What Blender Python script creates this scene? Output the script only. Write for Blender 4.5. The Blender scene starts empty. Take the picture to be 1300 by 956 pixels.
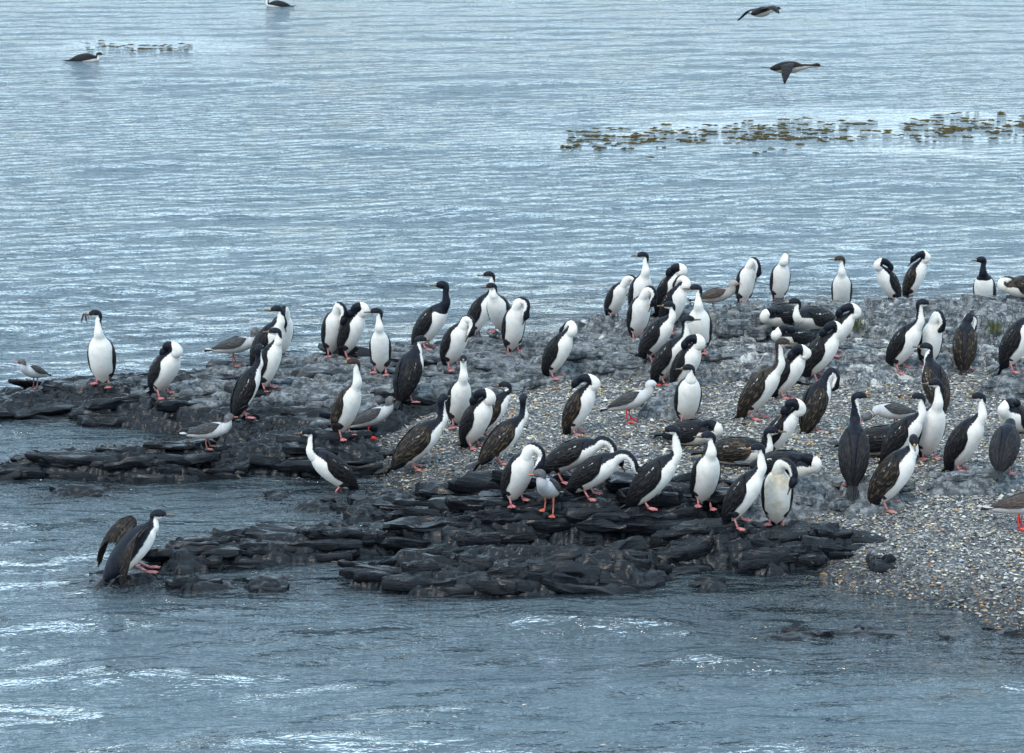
import bpy, math, random
import numpy as np
from mathutils import Vector, Matrix

random.seed(7)
rng = np.random.default_rng(7)
SC = bpy.context.scene
COL = SC.collection
R = math.radians

# ------------------------------------------------------------------ camera
F_PX, PW, PH = 3600.0, 1300.0, 956.0
CAM_H, HORIZON = 5.6, -280.0
PITCH = math.atan((PH / 2 - HORIZON) / F_PX)
cam_d = bpy.data.cameras.new('camera')
cam_d.sensor_fit = 'HORIZONTAL'
cam_d.sensor_width = 36.0
cam_d.lens = 36.0 * F_PX / PW
cam_d.clip_start, cam_d.clip_end = 0.5, 9000
cam = bpy.data.objects.new('camera', cam_d)
COL.objects.link(cam)
cam.location = (0, 0, CAM_H)
cam.rotation_euler = (math.pi / 2 - PITCH, 0, 0)
SC.camera = cam

# ------------------------------------------------------------------ sky, sun, exposure
SUN_EL, SUN_AZ = R(52), R(205)          # azimuth clockwise from +Y
w = bpy.data.worlds.new('World')
SC.world = w
w.use_nodes = True
nt = w.node_tree
nt.nodes.clear()
wo = nt.nodes.new('ShaderNodeOutputWorld')
sky = nt.nodes.new('ShaderNodeTexSky')
sky.sky_type = 'NISHITA'
sky.sun_disc = False
sky.sun_elevation = SUN_EL
sky.sun_rotation = SUN_AZ
sky.air_density = 1.0
sky.dust_density = 0.6
sky.ozone_density = 2.0
bg1 = nt.nodes.new('ShaderNodeBackground')
bg1.inputs['Strength'].default_value = 0.15
nt.links.new(sky.outputs[0], bg1.inputs['Color'])
tc = nt.nodes.new('ShaderNodeTexCoord')
sep = nt.nodes.new('ShaderNodeSeparateXYZ')
nt.links.new(tc.outputs['Generated'], sep.inputs[0])
def wmath(op, a, b=None, clamp=False):
    n = nt.nodes.new('ShaderNodeMath')
    n.operation = op
    n.use_clamp = clamp
    for i, v in enumerate((a, b)):
        if v is None:
            continue
        if isinstance(v, (int, float)):
            n.inputs[i].default_value = v
        else:
            nt.links.new(v, n.inputs[i])
    return n.outputs[0]
den = wmath('ADD', wmath('MAXIMUM', sep.outputs[2], 0.0), 0.18)
cmb = nt.nodes.new('ShaderNodeCombineXYZ')
nt.links.new(wmath('DIVIDE', sep.outputs[0], den), cmb.inputs[0])
nt.links.new(wmath('DIVIDE', sep.outputs[1], den), cmb.inputs[1])
cn = nt.nodes.new('ShaderNodeTexNoise')
cn.inputs['Scale'].default_value = 2.3
cn.inputs['Detail'].default_value = 6
cn.inputs['Roughness'].default_value = 0.55
nt.links.new(cmb.outputs[0], cn.inputs['Vector'])
cr = nt.nodes.new('ShaderNodeValToRGB')
cr.color_ramp.elements[0].position = 0.35
cr.color_ramp.elements[0].color = (0, 0, 0, 1)
cr.color_ramp.elements[1].position = 0.57
cr.color_ramp.elements[1].color = (1, 1, 1, 1)
nt.links.new(cn.outputs['Fac'], cr.inputs[0])
cc = nt.nodes.new('ShaderNodeValToRGB')
cc.color_ramp.elements[0].position = 0.42
cc.color_ramp.elements[0].color = (0.64, 0.865, 1.0, 1)
cc.color_ramp.elements[1].position = 0.72
cc.color_ramp.elements[1].color = (0.34, 0.42, 0.52, 1)
nt.links.new(cn.outputs['Fac'], cc.inputs[0])
bg2 = nt.nodes.new('ShaderNodeBackground')
bg2.inputs['Strength'].default_value = 2.6
nt.links.new(cc.outputs[0], bg2.inputs['Color'])
hz = nt.nodes.new('ShaderNodeMapRange')          # an overcast sky is dimmer towards the horizon
hz.interpolation_type = 'SMOOTHSTEP'
nt.links.new(sep.outputs[2], hz.inputs[0])
hz.inputs[1].default_value, hz.inputs[2].default_value = 0.0, 0.22
hz.inputs[3].default_value, hz.inputs[4].default_value = 2.5, 2.8
nt.links.new(hz.outputs[0], bg2.inputs['Strength'])
mx = nt.nodes.new('ShaderNodeMixShader')
nt.links.new(wmath('MULTIPLY', cr.outputs[0], 0.85), mx.inputs[0])
nt.links.new(bg1.outputs[0], mx.inputs[1])
nt.links.new(bg2.outputs[0], mx.inputs[2])
nt.links.new(mx.outputs[0], wo.inputs[0])

sun_d = bpy.data.lights.new('sun', 'SUN')
sun_d.energy = 1.5
sun_d.angle = R(11)
sun_d.color = (1.0, 0.90, 0.77)
sun = bpy.data.objects.new('sun', sun_d)
COL.objects.link(sun)
sdir = Vector((math.sin(SUN_AZ) * math.cos(SUN_EL), math.cos(SUN_AZ) * math.cos(SUN_EL), math.sin(SUN_EL)))
sun.rotation_euler = sdir.to_track_quat('Z', 'Y').to_euler()
vs = SC.view_settings
vs.view_transform = 'Standard'
vs.look = 'None'
vs.gamma = 1
vs.exposure = 0.3
vs.use_curve_mapping = False
SC.cycles.max_bounces = 4
SC.cycles.diffuse_bounces = 2
SC.cycles.glossy_bounces = 3
SC.cycles.transparent_max_bounces = 6

# ------------------------------------------------------------------ helpers
CP, SP = math.cos(PITCH), math.sin(PITCH)
def ray(px, py):
    dx, dy = (px - PW / 2) / F_PX, -(py - PH / 2) / F_PX
    return np.array([dx, CP + dy * SP, -SP + dy * CP])
def at(px, py, z=0.0):
    """the point of the place at height z that the photograph shows at that pixel"""
    d = ray(px, py)
    t = (z - CAM_H) / d[2]
    return np.array([d[0] * t, d[1] * t, z])

def _hash(ix, iy, seed):
    h = (ix * 374761393 + iy * 668265263 + seed * 2246822519) & 0xFFFFFFFF
    h = ((h ^ (h >> 13)) * 1274126177) & 0xFFFFFFFF
    return (h ^ (h >> 16)) & 0xFFFFFFFF
def perlin(x, y, seed=0):
    xi, yi = np.floor(x).astype(np.int64), np.floor(y).astype(np.int64)
    xf, yf = x - xi, y - yi
    u = xf * xf * xf * (xf * (xf * 6 - 15) + 10)
    v = yf * yf * yf * (yf * (yf * 6 - 15) + 10)
    def g(a, b):
        ang = _hash(xi + a, yi + b, seed) * (2 * math.pi / 4294967296.0)
        return np.cos(ang) * (xf - a) + np.sin(ang) * (yf - b)
    n0 = g(0, 0) * (1 - u) + g(1, 0) * u
    n1 = g(0, 1) * (1 - u) + g(1, 1) * u
    return (n0 * (1 - v) + n1 * v) * 1.5
def fbm(x, y, seed=0, octv=4, gain=0.5):
    s, a, f = 0.0, 1.0, 1.0
    for o in range(octv):
        s = s + a * perlin(x * f, y * f, seed + o * 17)
        a *= gain
        f *= 2.03
    return s
def ridged(x, y, seed=0, octv=3):
    s, a, f = 0.0, 1.0, 1.0
    for o in range(octv):
        s = s + a * (1 - 2 * np.abs(perlin(x * f, y * f, seed + o * 31)))
        a *= 0.5
        f *= 2.1
    return s
def sstep(a, b, x):
    t = np.clip((x - a) / (b - a), 0, 1)
    return t * t * (3 - 2 * t)
def poly_sd(poly, X, Y):
    """signed distance, positive inside"""
    P = np.asarray(poly, float)
    best = np.full(X.shape, 1e18)
    inside = np.zeros(X.shape, bool)
    n = len(P)
    for i in range(n):
        ax, ay = P[i, :2]
        bx, by = P[(i + 1) % n, :2]
        ex, ey = bx - ax, by - ay
        t = np.clip(((X - ax) * ex + (Y - ay) * ey) / (ex * ex + ey * ey + 1e-12), 0, 1)
        d2 = (X - ax - t * ex) ** 2 + (Y - ay - t * ey) ** 2
        best = np.minimum(best, d2)
        c = ((ay > Y) != (by > Y)) & (X < ex * (Y - ay) / (ey if abs(ey) > 1e-12 else 1e-12) + ax)
        inside ^= c
    d = np.sqrt(best)
    return np.where(inside, d, -d)

def new_mesh(name, V, faces, mat, attrs=None, smooth=True):
    """faces: list of (m,k) integer arrays"""
    me = bpy.data.meshes.new(name)
    V = np.ascontiguousarray(V, np.float32)
    me.vertices.add(len(V))
    me.vertices.foreach_set('co', V.ravel())
    faces = [np.asarray(f, np.int32) for f in faces if len(f)]
    tot = sum(f.size for f in faces)
    me.loops.add(tot)
    me.loops.foreach_set('vertex_index', np.concatenate([f.ravel() for f in faces]))
    npoly = sum(len(f) for f in faces)
    me.polygons.add(npoly)
    sizes = np.concatenate([np.full(len(f), f.shape[1], np.int32) for f in faces])
    starts = np.concatenate([[0], np.cumsum(sizes)[:-1]]).astype(np.int32)
    me.polygons.foreach_set('loop_start', starts)
    me.polygons.foreach_set('use_smooth', np.full(npoly, smooth, bool))
    for k, a in (attrs or {}).items():
        a = np.ascontiguousarray(a, np.float32)
        if a.ndim == 1:
            at_ = me.attributes.new(k, 'FLOAT', 'POINT')
            at_.data.foreach_set('value', a)
        else:
            at_ = me.attributes.new(k, 'FLOAT_COLOR', 'POINT')
            at_.data.foreach_set('color', a.ravel())
    me.update(calc_edges=True)
    me.validate()
    if mat:
        me.materials.append(mat)
    return me
def link(name, me, parent=None):
    o = bpy.data.objects.new(name, me)
    COL.objects.link(o)
    if parent:
        o.parent = parent
    return o
def tag(o, label=None, cat=None, group=None, kind=None):
    if label: o['label'] = label
    if cat: o['category'] = cat
    if group: o['group'] = group
    if kind: o['kind'] = kind
    return o
def grid_faces(nr, nc, closed=False):
    r = np.arange(nr - 1)[:, None]
    c = np.arange(nc if closed else nc - 1)[None, :]
    c2 = (c + 1) % nc
    return np.stack([r * nc + c, r * nc + c2, (r + 1) * nc + c2, (r + 1) * nc + c], -1).reshape(-1, 4)

class NT:
    """small node-building helper"""
    def __init__(s, name):
        s.m = bpy.data.materials.new(name)
        s.m.use_nodes = True
        s.t = s.m.node_tree
        s.t.nodes.clear()
        s.out = s.t.nodes.new('ShaderNodeOutputMaterial')
    def set(s, sock, v):
        if isinstance(v, bpy.types.NodeSocket):
            s.t.links.new(v, sock)
        elif isinstance(v, (tuple, list)) and len(v) == 3 and sock.type == 'RGBA':
            sock.default_value = (*v, 1)
        else:
            sock.default_value = v
    def math(s, op, a, b=None, clamp=False):
        n = s.t.nodes.new('ShaderNodeMath')
        n.operation = op
        n.use_clamp = clamp
        s.set(n.inputs[0], a)
        if b is not None: s.set(n.inputs[1], b)
        return n.outputs[0]
    def mix(s, f, a, b):
        n = s.t.nodes.new('ShaderNodeMix')
        n.data_type = 'RGBA'
        s.set(n.inputs['Factor'], f)
        s.set(n.inputs[6], a)
        s.set(n.inputs[7], b)
        return n.outputs[2]
    def attr(s, name, col=False):
        n = s.t.nodes.new('ShaderNodeAttribute')
        n.attribute_name = name
        return n.outputs['Color' if col else 'Fac']
    def coords(s, scale=(1, 1, 1), rot=(0, 0, 0), kind='Object'):
        n = s.t.nodes.new('ShaderNodeTexCoord')
        mp = s.t.nodes.new('ShaderNodeMapping')
        mp.inputs['Scale'].default_value = scale
        mp.inputs['Rotation'].default_value = rot
        s.t.links.new(n.outputs[kind], mp.inputs[0])
        return mp.outputs[0]
    def noise(s, vec, scale, detail=4, rough=0.5, dist=0.0):
        n = s.t.nodes.new('ShaderNodeTexNoise')
        s.set(n.inputs['Vector'], vec)
        n.inputs['Scale'].default_value = scale
        n.inputs['Detail'].default_value = detail
        n.inputs['Roughness'].default_value = rough
        n.inputs['Distortion'].default_value = dist
        return n.outputs['Fac']
    def voro(s, vec, scale, out='Distance', feature='F1'):
        n = s.t.nodes.new('ShaderNodeTexVoronoi')
        n.feature = feature
        s.set(n.inputs['Vector'], vec)
        n.inputs['Scale'].default_value = scale
        return n.outputs[out]
    def ramp(s, f, stops):
        n = s.t.nodes.new('ShaderNodeValToRGB')
        e = n.color_ramp.elements
        while len(e) < len(stops): e.new(0.5)
        for el, (p, c) in zip(e, stops):
            el.position = p
            el.color = (c, c, c, 1) if isinstance(c, (int, float)) else (*c, 1)
        s.set(n.inputs[0], f)
        return n.outputs[0]
    def step(s, f, a, b):
        n = s.t.nodes.new('ShaderNodeMapRange')
        n.interpolation_type = 'SMOOTHSTEP'
        s.set(n.inputs[0], f)
        n.inputs[1].default_value, n.inputs[2].default_value = a, b
        return n.outputs[0]
    def bump(s, h, strength, dist, normal=None):
        n = s.t.nodes.new('ShaderNodeBump')
        s.set(n.inputs['Strength'], strength)
        n.inputs['Distance'].default_value = dist
        s.set(n.inputs['Height'], h)
        if normal is not None: s.set(n.inputs['Normal'], normal)
        return n.outputs[0]
    def bsdf(s, col, rough=0.6, normal=None, spec=0.5, coat=None):
        n = s.t.nodes.new('ShaderNodeBsdfPrincipled')
        s.set(n.inputs['Base Color'], col)
        s.set(n.inputs['Roughness'], rough)
        s.set(n.inputs['Specular IOR Level'], spec)
        if normal is not None: s.set(n.inputs['Normal'], normal)
        if coat is not None:
            s.set(n.inputs['Coat Weight'], coat[0])
            s.set(n.inputs['Coat Roughness'], coat[1])
            n.inputs['Coat IOR'].default_value = 1.33
            s.set(n.inputs['Coat Normal'], coat[2])
        return n.outputs[0]
    def done(s, shader):
        s.t.links.new(shader, s.out.inputs[0])
        return s.m

# ------------------------------------------------------------------ materials
def mat_rock():
    n = NT('slate_rock')
    wet, gua = n.attr('wet'), n.attr('guano')
    v = n.coords((1, 1, 1), (0.12, 0.05, 0.10))
    vs_ = n.coords((0.45, 1.5, 3.2), (0.25, 0.08, 0.12))
    big = n.noise(v, 2.2, 5, 0.6)
    strata = n.noise(vs_, 11, 6, 0.62, 0.6)
    fine = n.noise(v, 60, 4, 0.65)
    mid = n.noise(v, 17, 5, 0.62)
    dry = n.mix(n.step(mid, 0.40, 0.60), (0.045, 0.052, 0.060), (0.24, 0.255, 0.265))
    dry = n.mix(n.math('MULTIPLY', n.step(strata, 0.46, 0.60), 0.75), dry, (0.095, 0.105, 0.115))
    wetc = n.mix(n.step(strata, 0.35, 0.68), (0.003, 0.0035, 0.005), (0.013, 0.015, 0.019))
    wm = n.step(n.math('ADD', wet, n.math('MULTIPLY', n.math('SUBTRACT', big, 0.5), 0.7)), 0.38, 0.62)
    c = n.mix(wm, dry, wetc)
    # lichen and droppings
    lich = n.math('MULTIPLY', n.step(n.noise(v, 9, 4, 0.7), 0.60, 0.68), n.math('SUBTRACT', 1.0, wm))
    c = n.mix(n.math('MULTIPLY', lich, 0.55), c, (0.20, 0.18, 0.10))
    g = n.noise(n.coords((0.8, 1.1, 0.5)), 8, 7, 0.68)
    gm = n.step(n.math('ADD', g, n.math('MULTIPLY', gua, 0.21)), 0.70, 0.80)
    c = n.mix(gm, c, (0.55, 0.55, 0.52))
    g2 = n.step(n.math('ADD', n.noise(v, 42, 3, 0.6), n.math('MULTIPLY', gua, 0.13)), 0.68, 0.74)
    c = n.mix(n.math('MULTIPLY', g2, n.math('MULTIPLY', n.step(gua, 0.02, 0.3), 0.6)), c, (0.52, 0.50, 0.46))
    h = n.math('ADD', n.math('MULTIPLY', strata, 0.75), n.math('ADD', n.math('MULTIPLY', mid, 0.30), n.math('MULTIPLY', fine, 0.07)))
    b = n.bump(h, n.math('SUBTRACT', 1.0, n.math('MULTIPLY', wm, 0.5)), 0.045)
    b2 = n.bump(h, 0.3, 0.03)
    rough = n.mix(wm, (0.8, 0.8, 0.8), n.ramp(mid, [(0.3, 0.16), (0.7, 0.40)]))
    return n.done(n.bsdf(c, rough, b, n.mix(wm, (0.3, 0.3, 0.3), (0.04, 0.04, 0.04)), coat=(n.math('MULTIPLY', wm, 0.75), n.ramp(n.noise(v, 7, 3, 0.6), [(0.35, 0.08), (0.65, 0.34)]), b2)))
def mat_gravel():
    n = NT('shell_gravel_bed')
    v = n.coords()
    cellc = n.voro(v, 55, 'Color')
    cell = n.voro(v, 55, 'Distance')
    sx = n.t.nodes.new('ShaderNodeSeparateColor')
    n.t.links.new(cellc, sx.inputs[0])
    c = n.ramp(sx.outputs[0], [(0.0, (0.045, 0.05, 0.06)), (0.35, (0.10, 0.11, 0.125)), (0.6, (0.2, 0.21, 0.22)), (0.8, (0.32, 0.29, 0.24)), (0.93, (0.55, 0.54, 0.5))])
    c = n.mix(n.math('ADD', 0.35, n.math('MULTIPLY', n.attr('wet'), 0.6)), c, (0.016, 0.017, 0.019))
    b = n.bump(n.math('SUBTRACT', 1.0, cell), 1.0, 0.02)
    return n.done(n.bsdf(c, 0.65, b, 0.4))
def mat_pebble():
    n = NT('shells_and_pebbles')
    c = n.attr('col', True)
    return n.done(n.bsdf(c, 0.5, None, 0.3))
def mat_sea():
    n = NT('sea_water')
    depth, calm, foam = n.attr('depth'), n.attr('calm'), n.attr('foam')
    a1 = n.noise(n.coords((0.75, 1.3, 1), (0, 0, 0.10)), 3.6, 4, 0.58, 0.4)
    a2 = n.noise(n.coords((0.5, 1.3, 1), (0, 0, -0.16)), 8.5, 3, 0.6, 0.3)
    a3 = n.noise(n.coords((0.6, 1.2, 1), (0, 0, 0.05)), 24.0, 2, 0.5)
    a0 = n.noise(n.coords((0.5, 1.5, 1), (0, 0, -0.07)), 1.25, 2, 0.5, 0.8)
    a1 = n.math('ADD', a1, n.math('MULTIPLY', a0, 1.5))
    h = n.math('ADD', n.math('MULTIPLY', a1, 1.0), n.math('ADD', n.math('MULTIPLY', a2, 0.34), n.math('MULTIPLY', a3, 0.03)))
    st = n.math('SUBTRACT', 1.0, n.math('MULTIPLY', calm, 0.5))
    b = n.bump(h, st, 0.13)
    fr = n.t.nodes.new('ShaderNodeFresnel')
    fr.inputs['IOR'].default_value = 1.5
    n.t.links.new(b, fr.inputs['Normal'])
    gl = n.t.nodes.new('ShaderNodeBsdfGlossy')
    n.set(gl.inputs['Color'], (0.96, 0.98, 1.0))
    gl.inputs['Roughness'].default_value = 0.035
    n.t.links.new(b, gl.inputs['Normal'])
    tr = n.t.nodes.new('ShaderNodeBsdfTransparent')
    n.set(tr.inputs['Color'], (0.62, 0.70, 0.72))
    df = n.t.nodes.new('ShaderNodeBsdfDiffuse')
    n.set(df.inputs['Color'], (0.062, 0.090, 0.106))
    body = n.t.nodes.new('ShaderNodeMixShader')
    n.set(body.inputs[0], depth)
    n.t.links.new(tr.outputs[0], body.inputs[1])
    n.t.links.new(df.outputs[0], body.inputs[2])
    m1 = n.t.nodes.new('ShaderNodeMixShader')
    n.t.links.new(fr.outputs[0], m1.inputs[0])
    n.t.links.new(body.outputs[0], m1.inputs[1])
    n.t.links.new(gl.outputs[0], m1.inputs[2])
    fo = n.t.nodes.new('ShaderNodeBsdfDiffuse')
    n.set(fo.inputs['Color'], (0.72, 0.75, 0.77))
    fn = n.noise(n.coords((0.8, 1.2, 1)), 16, 6, 0.75, 0.8)
    fm = n.math('MULTIPLY', n.step(n.math('ADD', fn, n.math('MULTIPLY', foam, 0.42)), 0.84, 0.98), 0.85)
    m2 = n.t.nodes.new('ShaderNodeMixShader')
    n.set(m2.inputs[0], fm)
    n.t.links.new(m1.outputs[0], m2.inputs[1])
    n.t.links.new(fo.outputs[0], m2.inputs[2])
    return n.done(m2.outputs[0])
def mat_body(name, black, white, soil=0.0):
    n = NT(name)
    m = n.attr('bw')
    v = n.coords()
    j = n.noise(v, 70, 3, 0.6)
    f = n.step(n.math('ADD', m, n.math('MULTIPLY', n.math('SUBTRACT', j, 0.5), 0.034)), -0.005, 0.006)
    wn = n.noise(v, 14, 5, 0.65)
    wc = n.mix(n.step(wn, 0.35, 0.75), white, tuple(x * y for x, y in zip(white, (0.84, 0.81, 0.76))))
    if soil:
        wc = n.mix(n.math('MULTIPLY', n.step(n.noise(v, 6, 3, 0.6), 0.45, 0.65), soil), wc, (0.42, 0.30, 0.14))
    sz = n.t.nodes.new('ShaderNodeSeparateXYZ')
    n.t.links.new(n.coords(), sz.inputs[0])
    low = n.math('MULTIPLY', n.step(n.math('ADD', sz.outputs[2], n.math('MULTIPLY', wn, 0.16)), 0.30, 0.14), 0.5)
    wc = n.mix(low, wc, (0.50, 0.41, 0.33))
    bc = n.mix(n.step(n.noise(v, 30, 3, 0.6), 0.4, 0.7), black, tuple(min(1, x * 1.7 + 0.002) for x in black))
    c = n.mix(f, bc, wc)
    fb = n.noise(n.coords((1, 1, 0.6)), 95, 3, 0.6)
    b = n.bump(n.math('ADD', fb, n.math('MULTIPLY', wn, 0.8)), 0.3, 0.008)
    return n.done(n.bsdf(c, n.mix(f, (0.5, 0.5, 0.5), (0.85, 0.85, 0.85)), b, 0.13))
def mat_wing(name, dark, edge, amount, streak=1.0):
    n = NT(name)
    u, v_, st = n.attr('u'), n.attr('v'), n.attr('streak')
    uv = n.t.nodes.new('ShaderNodeCombineXYZ')
    n.t.links.new(n.math('MULTIPLY', u, 12), uv.inputs[0])
    n.t.links.new(n.math('MULTIPLY', v_, 15), uv.inputs[1])
    ov = n.t.nodes.new('ShaderNodeObjectInfo')
    n.t.links.new(n.math('MULTIPLY', ov.outputs['Random'], 40), uv.inputs[2])
    cell = n.voro(uv.outputs[0], 1.0, 'Distance')
    sc = n.coords()
    j = n.noise(sc, 45, 4, 0.65)
    edgef = n.math('MULTIPLY', n.step(n.math('ADD', cell, n.math('MULTIPLY', n.math('SUBTRACT', j, 0.5), 0.7)), 0.50, 0.86), amount)
    c = n.mix(edgef, dark, edge)
    sf = n.step(n.math('ADD', st, n.math('MULTIPLY', n.math('SUBTRACT', n.noise(sc, 38, 3, 0.7), 0.5), 1.3)), 0.62, 0.80)
    c = n.mix(n.math('MULTIPLY', sf, 0.85 * streak), c, (0.62, 0.61, 0.60))
    b = n.bump(n.math('ADD', n.math('MULTIPLY', cell, -1.0), n.math('MULTIPLY', j, 0.5)), 0.7, 0.012)
    return n.done(n.bsdf(c, 0.5, b, 0.16))
def mat_plain(name, col, rough=0.5, var=0.25, scale=40, spec=0.4):
    n = NT(name)
    j = n.noise(n.coords(), scale, 3, 0.6)
    c = n.mix(n.step(j, 0.3, 0.7), tuple(x * (1 - var) for x in col), tuple(min(1, x * (1 + var)) for x in col))
    return n.done(n.bsdf(c, rough, n.bump(j, 0.4, 0.004), spec))
M = dict(
    rock=mat_rock(), gravel=mat_gravel(), pebble=mat_pebble(), sea=mat_sea(),
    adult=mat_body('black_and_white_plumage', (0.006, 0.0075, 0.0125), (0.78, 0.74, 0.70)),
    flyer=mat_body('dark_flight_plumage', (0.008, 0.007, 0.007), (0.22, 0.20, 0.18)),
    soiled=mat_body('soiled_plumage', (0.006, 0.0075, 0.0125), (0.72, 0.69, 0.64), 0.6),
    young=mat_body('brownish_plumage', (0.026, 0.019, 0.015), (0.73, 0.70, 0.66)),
    wing=mat_wing('black_wing_feathers', (0.006, 0.006, 0.0075), (0.030, 0.025, 0.022), 0.6),
    wing_brown=mat_wing('brown_wing_feathers', (0.011, 0.009, 0.008), (0.115, 0.078, 0.048), 0.6, 0.8),
    wing_plain=mat_wing('plain_black_wing_feathers', (0.0105, 0.0105, 0.0125), (0.040, 0.032, 0.028), 0.5, 0.0),
    wing_dark=mat_wing('dark_brown_flight_feathers', (0.012, 0.010, 0.009), (0.075, 0.052, 0.036), 0.6, 0.0),
    tail=mat_plain('black_tail_feathers', (0.012, 0.012, 0.013)),
    thigh=mat_plain('black_thigh_feathers', (0.011, 0.012, 0.016)),
    foot=mat_plain('pink_skin', (0.43, 0.155, 0.155), 0.5, 0.38),
    foot_dull=mat_plain('dull_pink_skin', (0.38, 0.16, 0.145), 0.45, 0.2),
    bill=mat_plain('horn_bill', (0.10, 0.075, 0.055), 0.4, 0.3),
    caruncle=mat_plain('orange_skin', (0.62, 0.27, 0.03), 0.5, 0.2),
    eye=mat_plain('dark_eye', (0.012, 0.012, 0.02), 0.15, 0.1),
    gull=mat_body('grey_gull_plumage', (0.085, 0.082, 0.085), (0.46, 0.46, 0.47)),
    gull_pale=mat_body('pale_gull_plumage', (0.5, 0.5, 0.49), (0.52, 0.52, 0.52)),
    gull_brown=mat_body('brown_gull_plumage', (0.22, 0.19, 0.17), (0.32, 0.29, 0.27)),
    gull_wing=mat_wing('slate_gull_wing', (0.042, 0.041, 0.044), (0.11, 0.10, 0.095), 0.6, 0.0),
    gull_wing_brown=mat_wing('brown_gull_wing', (0.055, 0.042, 0.036), (0.13, 0.10, 0.08), 0.6, 0.0),
    gull_tail=mat_plain('white_tail_feathers', (0.55, 0.55, 0.54)),
    red=mat_plain('red_skin', (0.55, 0.03, 0.025), 0.4, 0.15),
    salmon=mat_plain('salmon_skin', (0.50, 0.13, 0.08), 0.4, 0.2),
    legdark=mat_plain('dark_reddish_skin', (0.22, 0.09, 0.08), 0.45, 0.2),
    kelp=mat_plain('kelp_blade', (0.060, 0.043, 0.010), 0.75, 0.4, 12, 0.12),
    twig=mat_plain('brown_seaweed', (0.07, 0.035, 0.02), 0.5, 0.3),
    grass=mat_plain('grass_blade', (0.09, 0.10, 0.035), 0.6, 0.4, 20),
    driftwood=mat_plain('pale_shell', (0.50, 0.42, 0.30), 0.6, 0.2),
)

# ------------------------------------------------------------------ the islet: heights of ground and rocks
GS = 0.0155
GX = np.arange(-6.3, 7.4, GS)
GY = np.arange(16.6, 32.6, GS)
X, Y = np.meshgrid(GX, GY)                      # rows = y
def pts(lst, z):
    return [at(p[0], p[1], p[2] if len(p) > 2 else z) for p in lst]
wob = fbm(X * 1.3, Y * 1.3, 3, 4) * 0.16 + fbm(X * 6, Y * 6, 5, 3) * 0.035
shore = pts([(1300, 806), (1250, 790), (1195, 772), (1120, 757), (1060, 745), (1000, 716), (900, 690), (760, 668), (650, 655), (600, 640),
             (560, 632), (510, 616), (470, 596), (425, 566), (400, 545), (430, 500), (540, 455), (700, 424), (820, 405), (1000, 400), (1420, 398)], 0.0)
shore += [np.array([9.5, 31.0, 0]), np.array([9.5, 17.5, 0]), np.array([4.6, 17.8, 0])]
sd = poly_sd(shore, X, Y) + wob * 0.8
land = 0.31 * (1 - np.exp(-np.maximum(sd, 0) / 1.2)) + 0.018 * fbm(X * 3, Y * 3, 9, 3)
GRAV = np.where(sd > 0, land, np.maximum(0.18 * sd, -1.6) + 0.02 * fbm(X * 2, Y * 2, 12, 3) - 0.0)

# ragged slate: warped ledges that run along x, and long ridges
wx = X + 0.16 * fbm(X * 1.7, Y * 1.7, 21, 3)
wy = Y + 0.22 * fbm(X * 1.5, Y * 1.5, 22, 3)
RID = ridged(wx * 1.5 + wy * 0.25, wy * 5.2 - wx * 0.5, 40, 4)
RID2 = ridged(wx * 3.3 - wy * 0.5, wy * 9.0 + wx * 1.2, 47, 3)
FIN = fbm(X * 14, Y * 17, 60, 3)
RID3 = ridged(wx * 2.2 - wy * 0.4, wy * 19.0 - wx * 2.6, 83, 3)
BIG = fbm(X * 0.9, Y * 1.1, 70, 3)
def voronoi_hump(x, y, seed):
    xi, yi = np.floor(x).astype(np.int64), np.floor(y).astype(np.int64)
    f1 = np.full(x.shape, 9.0); f2 = np.full(x.shape, 9.0); idv = np.zeros(x.shape)
    for a in (-1, 0, 1):
        for b in (-1, 0, 1):
            h = _hash(xi + a, yi + b, seed)
            px_ = xi + a + (h & 1023) / 1023.0
            py_ = yi + b + ((h >> 10) & 1023) / 1023.0
            d = np.hypot(px_ - x, py_ - y)
            nw = d < f1
            f2 = np.where(nw, f1, np.minimum(f2, d))
            idv = np.where(nw, ((h >> 20) & 1023) / 1023.0, idv)
            f1 = np.minimum(f1, d)
    return f1, f2, idv
v1, v2, vid = voronoi_hump(wx * 0.95 + wy * .15, wy * 3.3 - wx * .35, 5)
CHUNK = np.minimum(v2 - v1, 0.35) / 0.35 * (0.45 + 0.55 * vid)          # blocky pieces parted by cracks
v1, v2, vid = voronoi_hump(wx * 2.4 + 3, wy * 8.0 - wx * .6, 8)
CHUNK2 = np.minimum(v2 - v1, 0.35) / 0.35 * (0.4 + 0.6 * vid)

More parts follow.
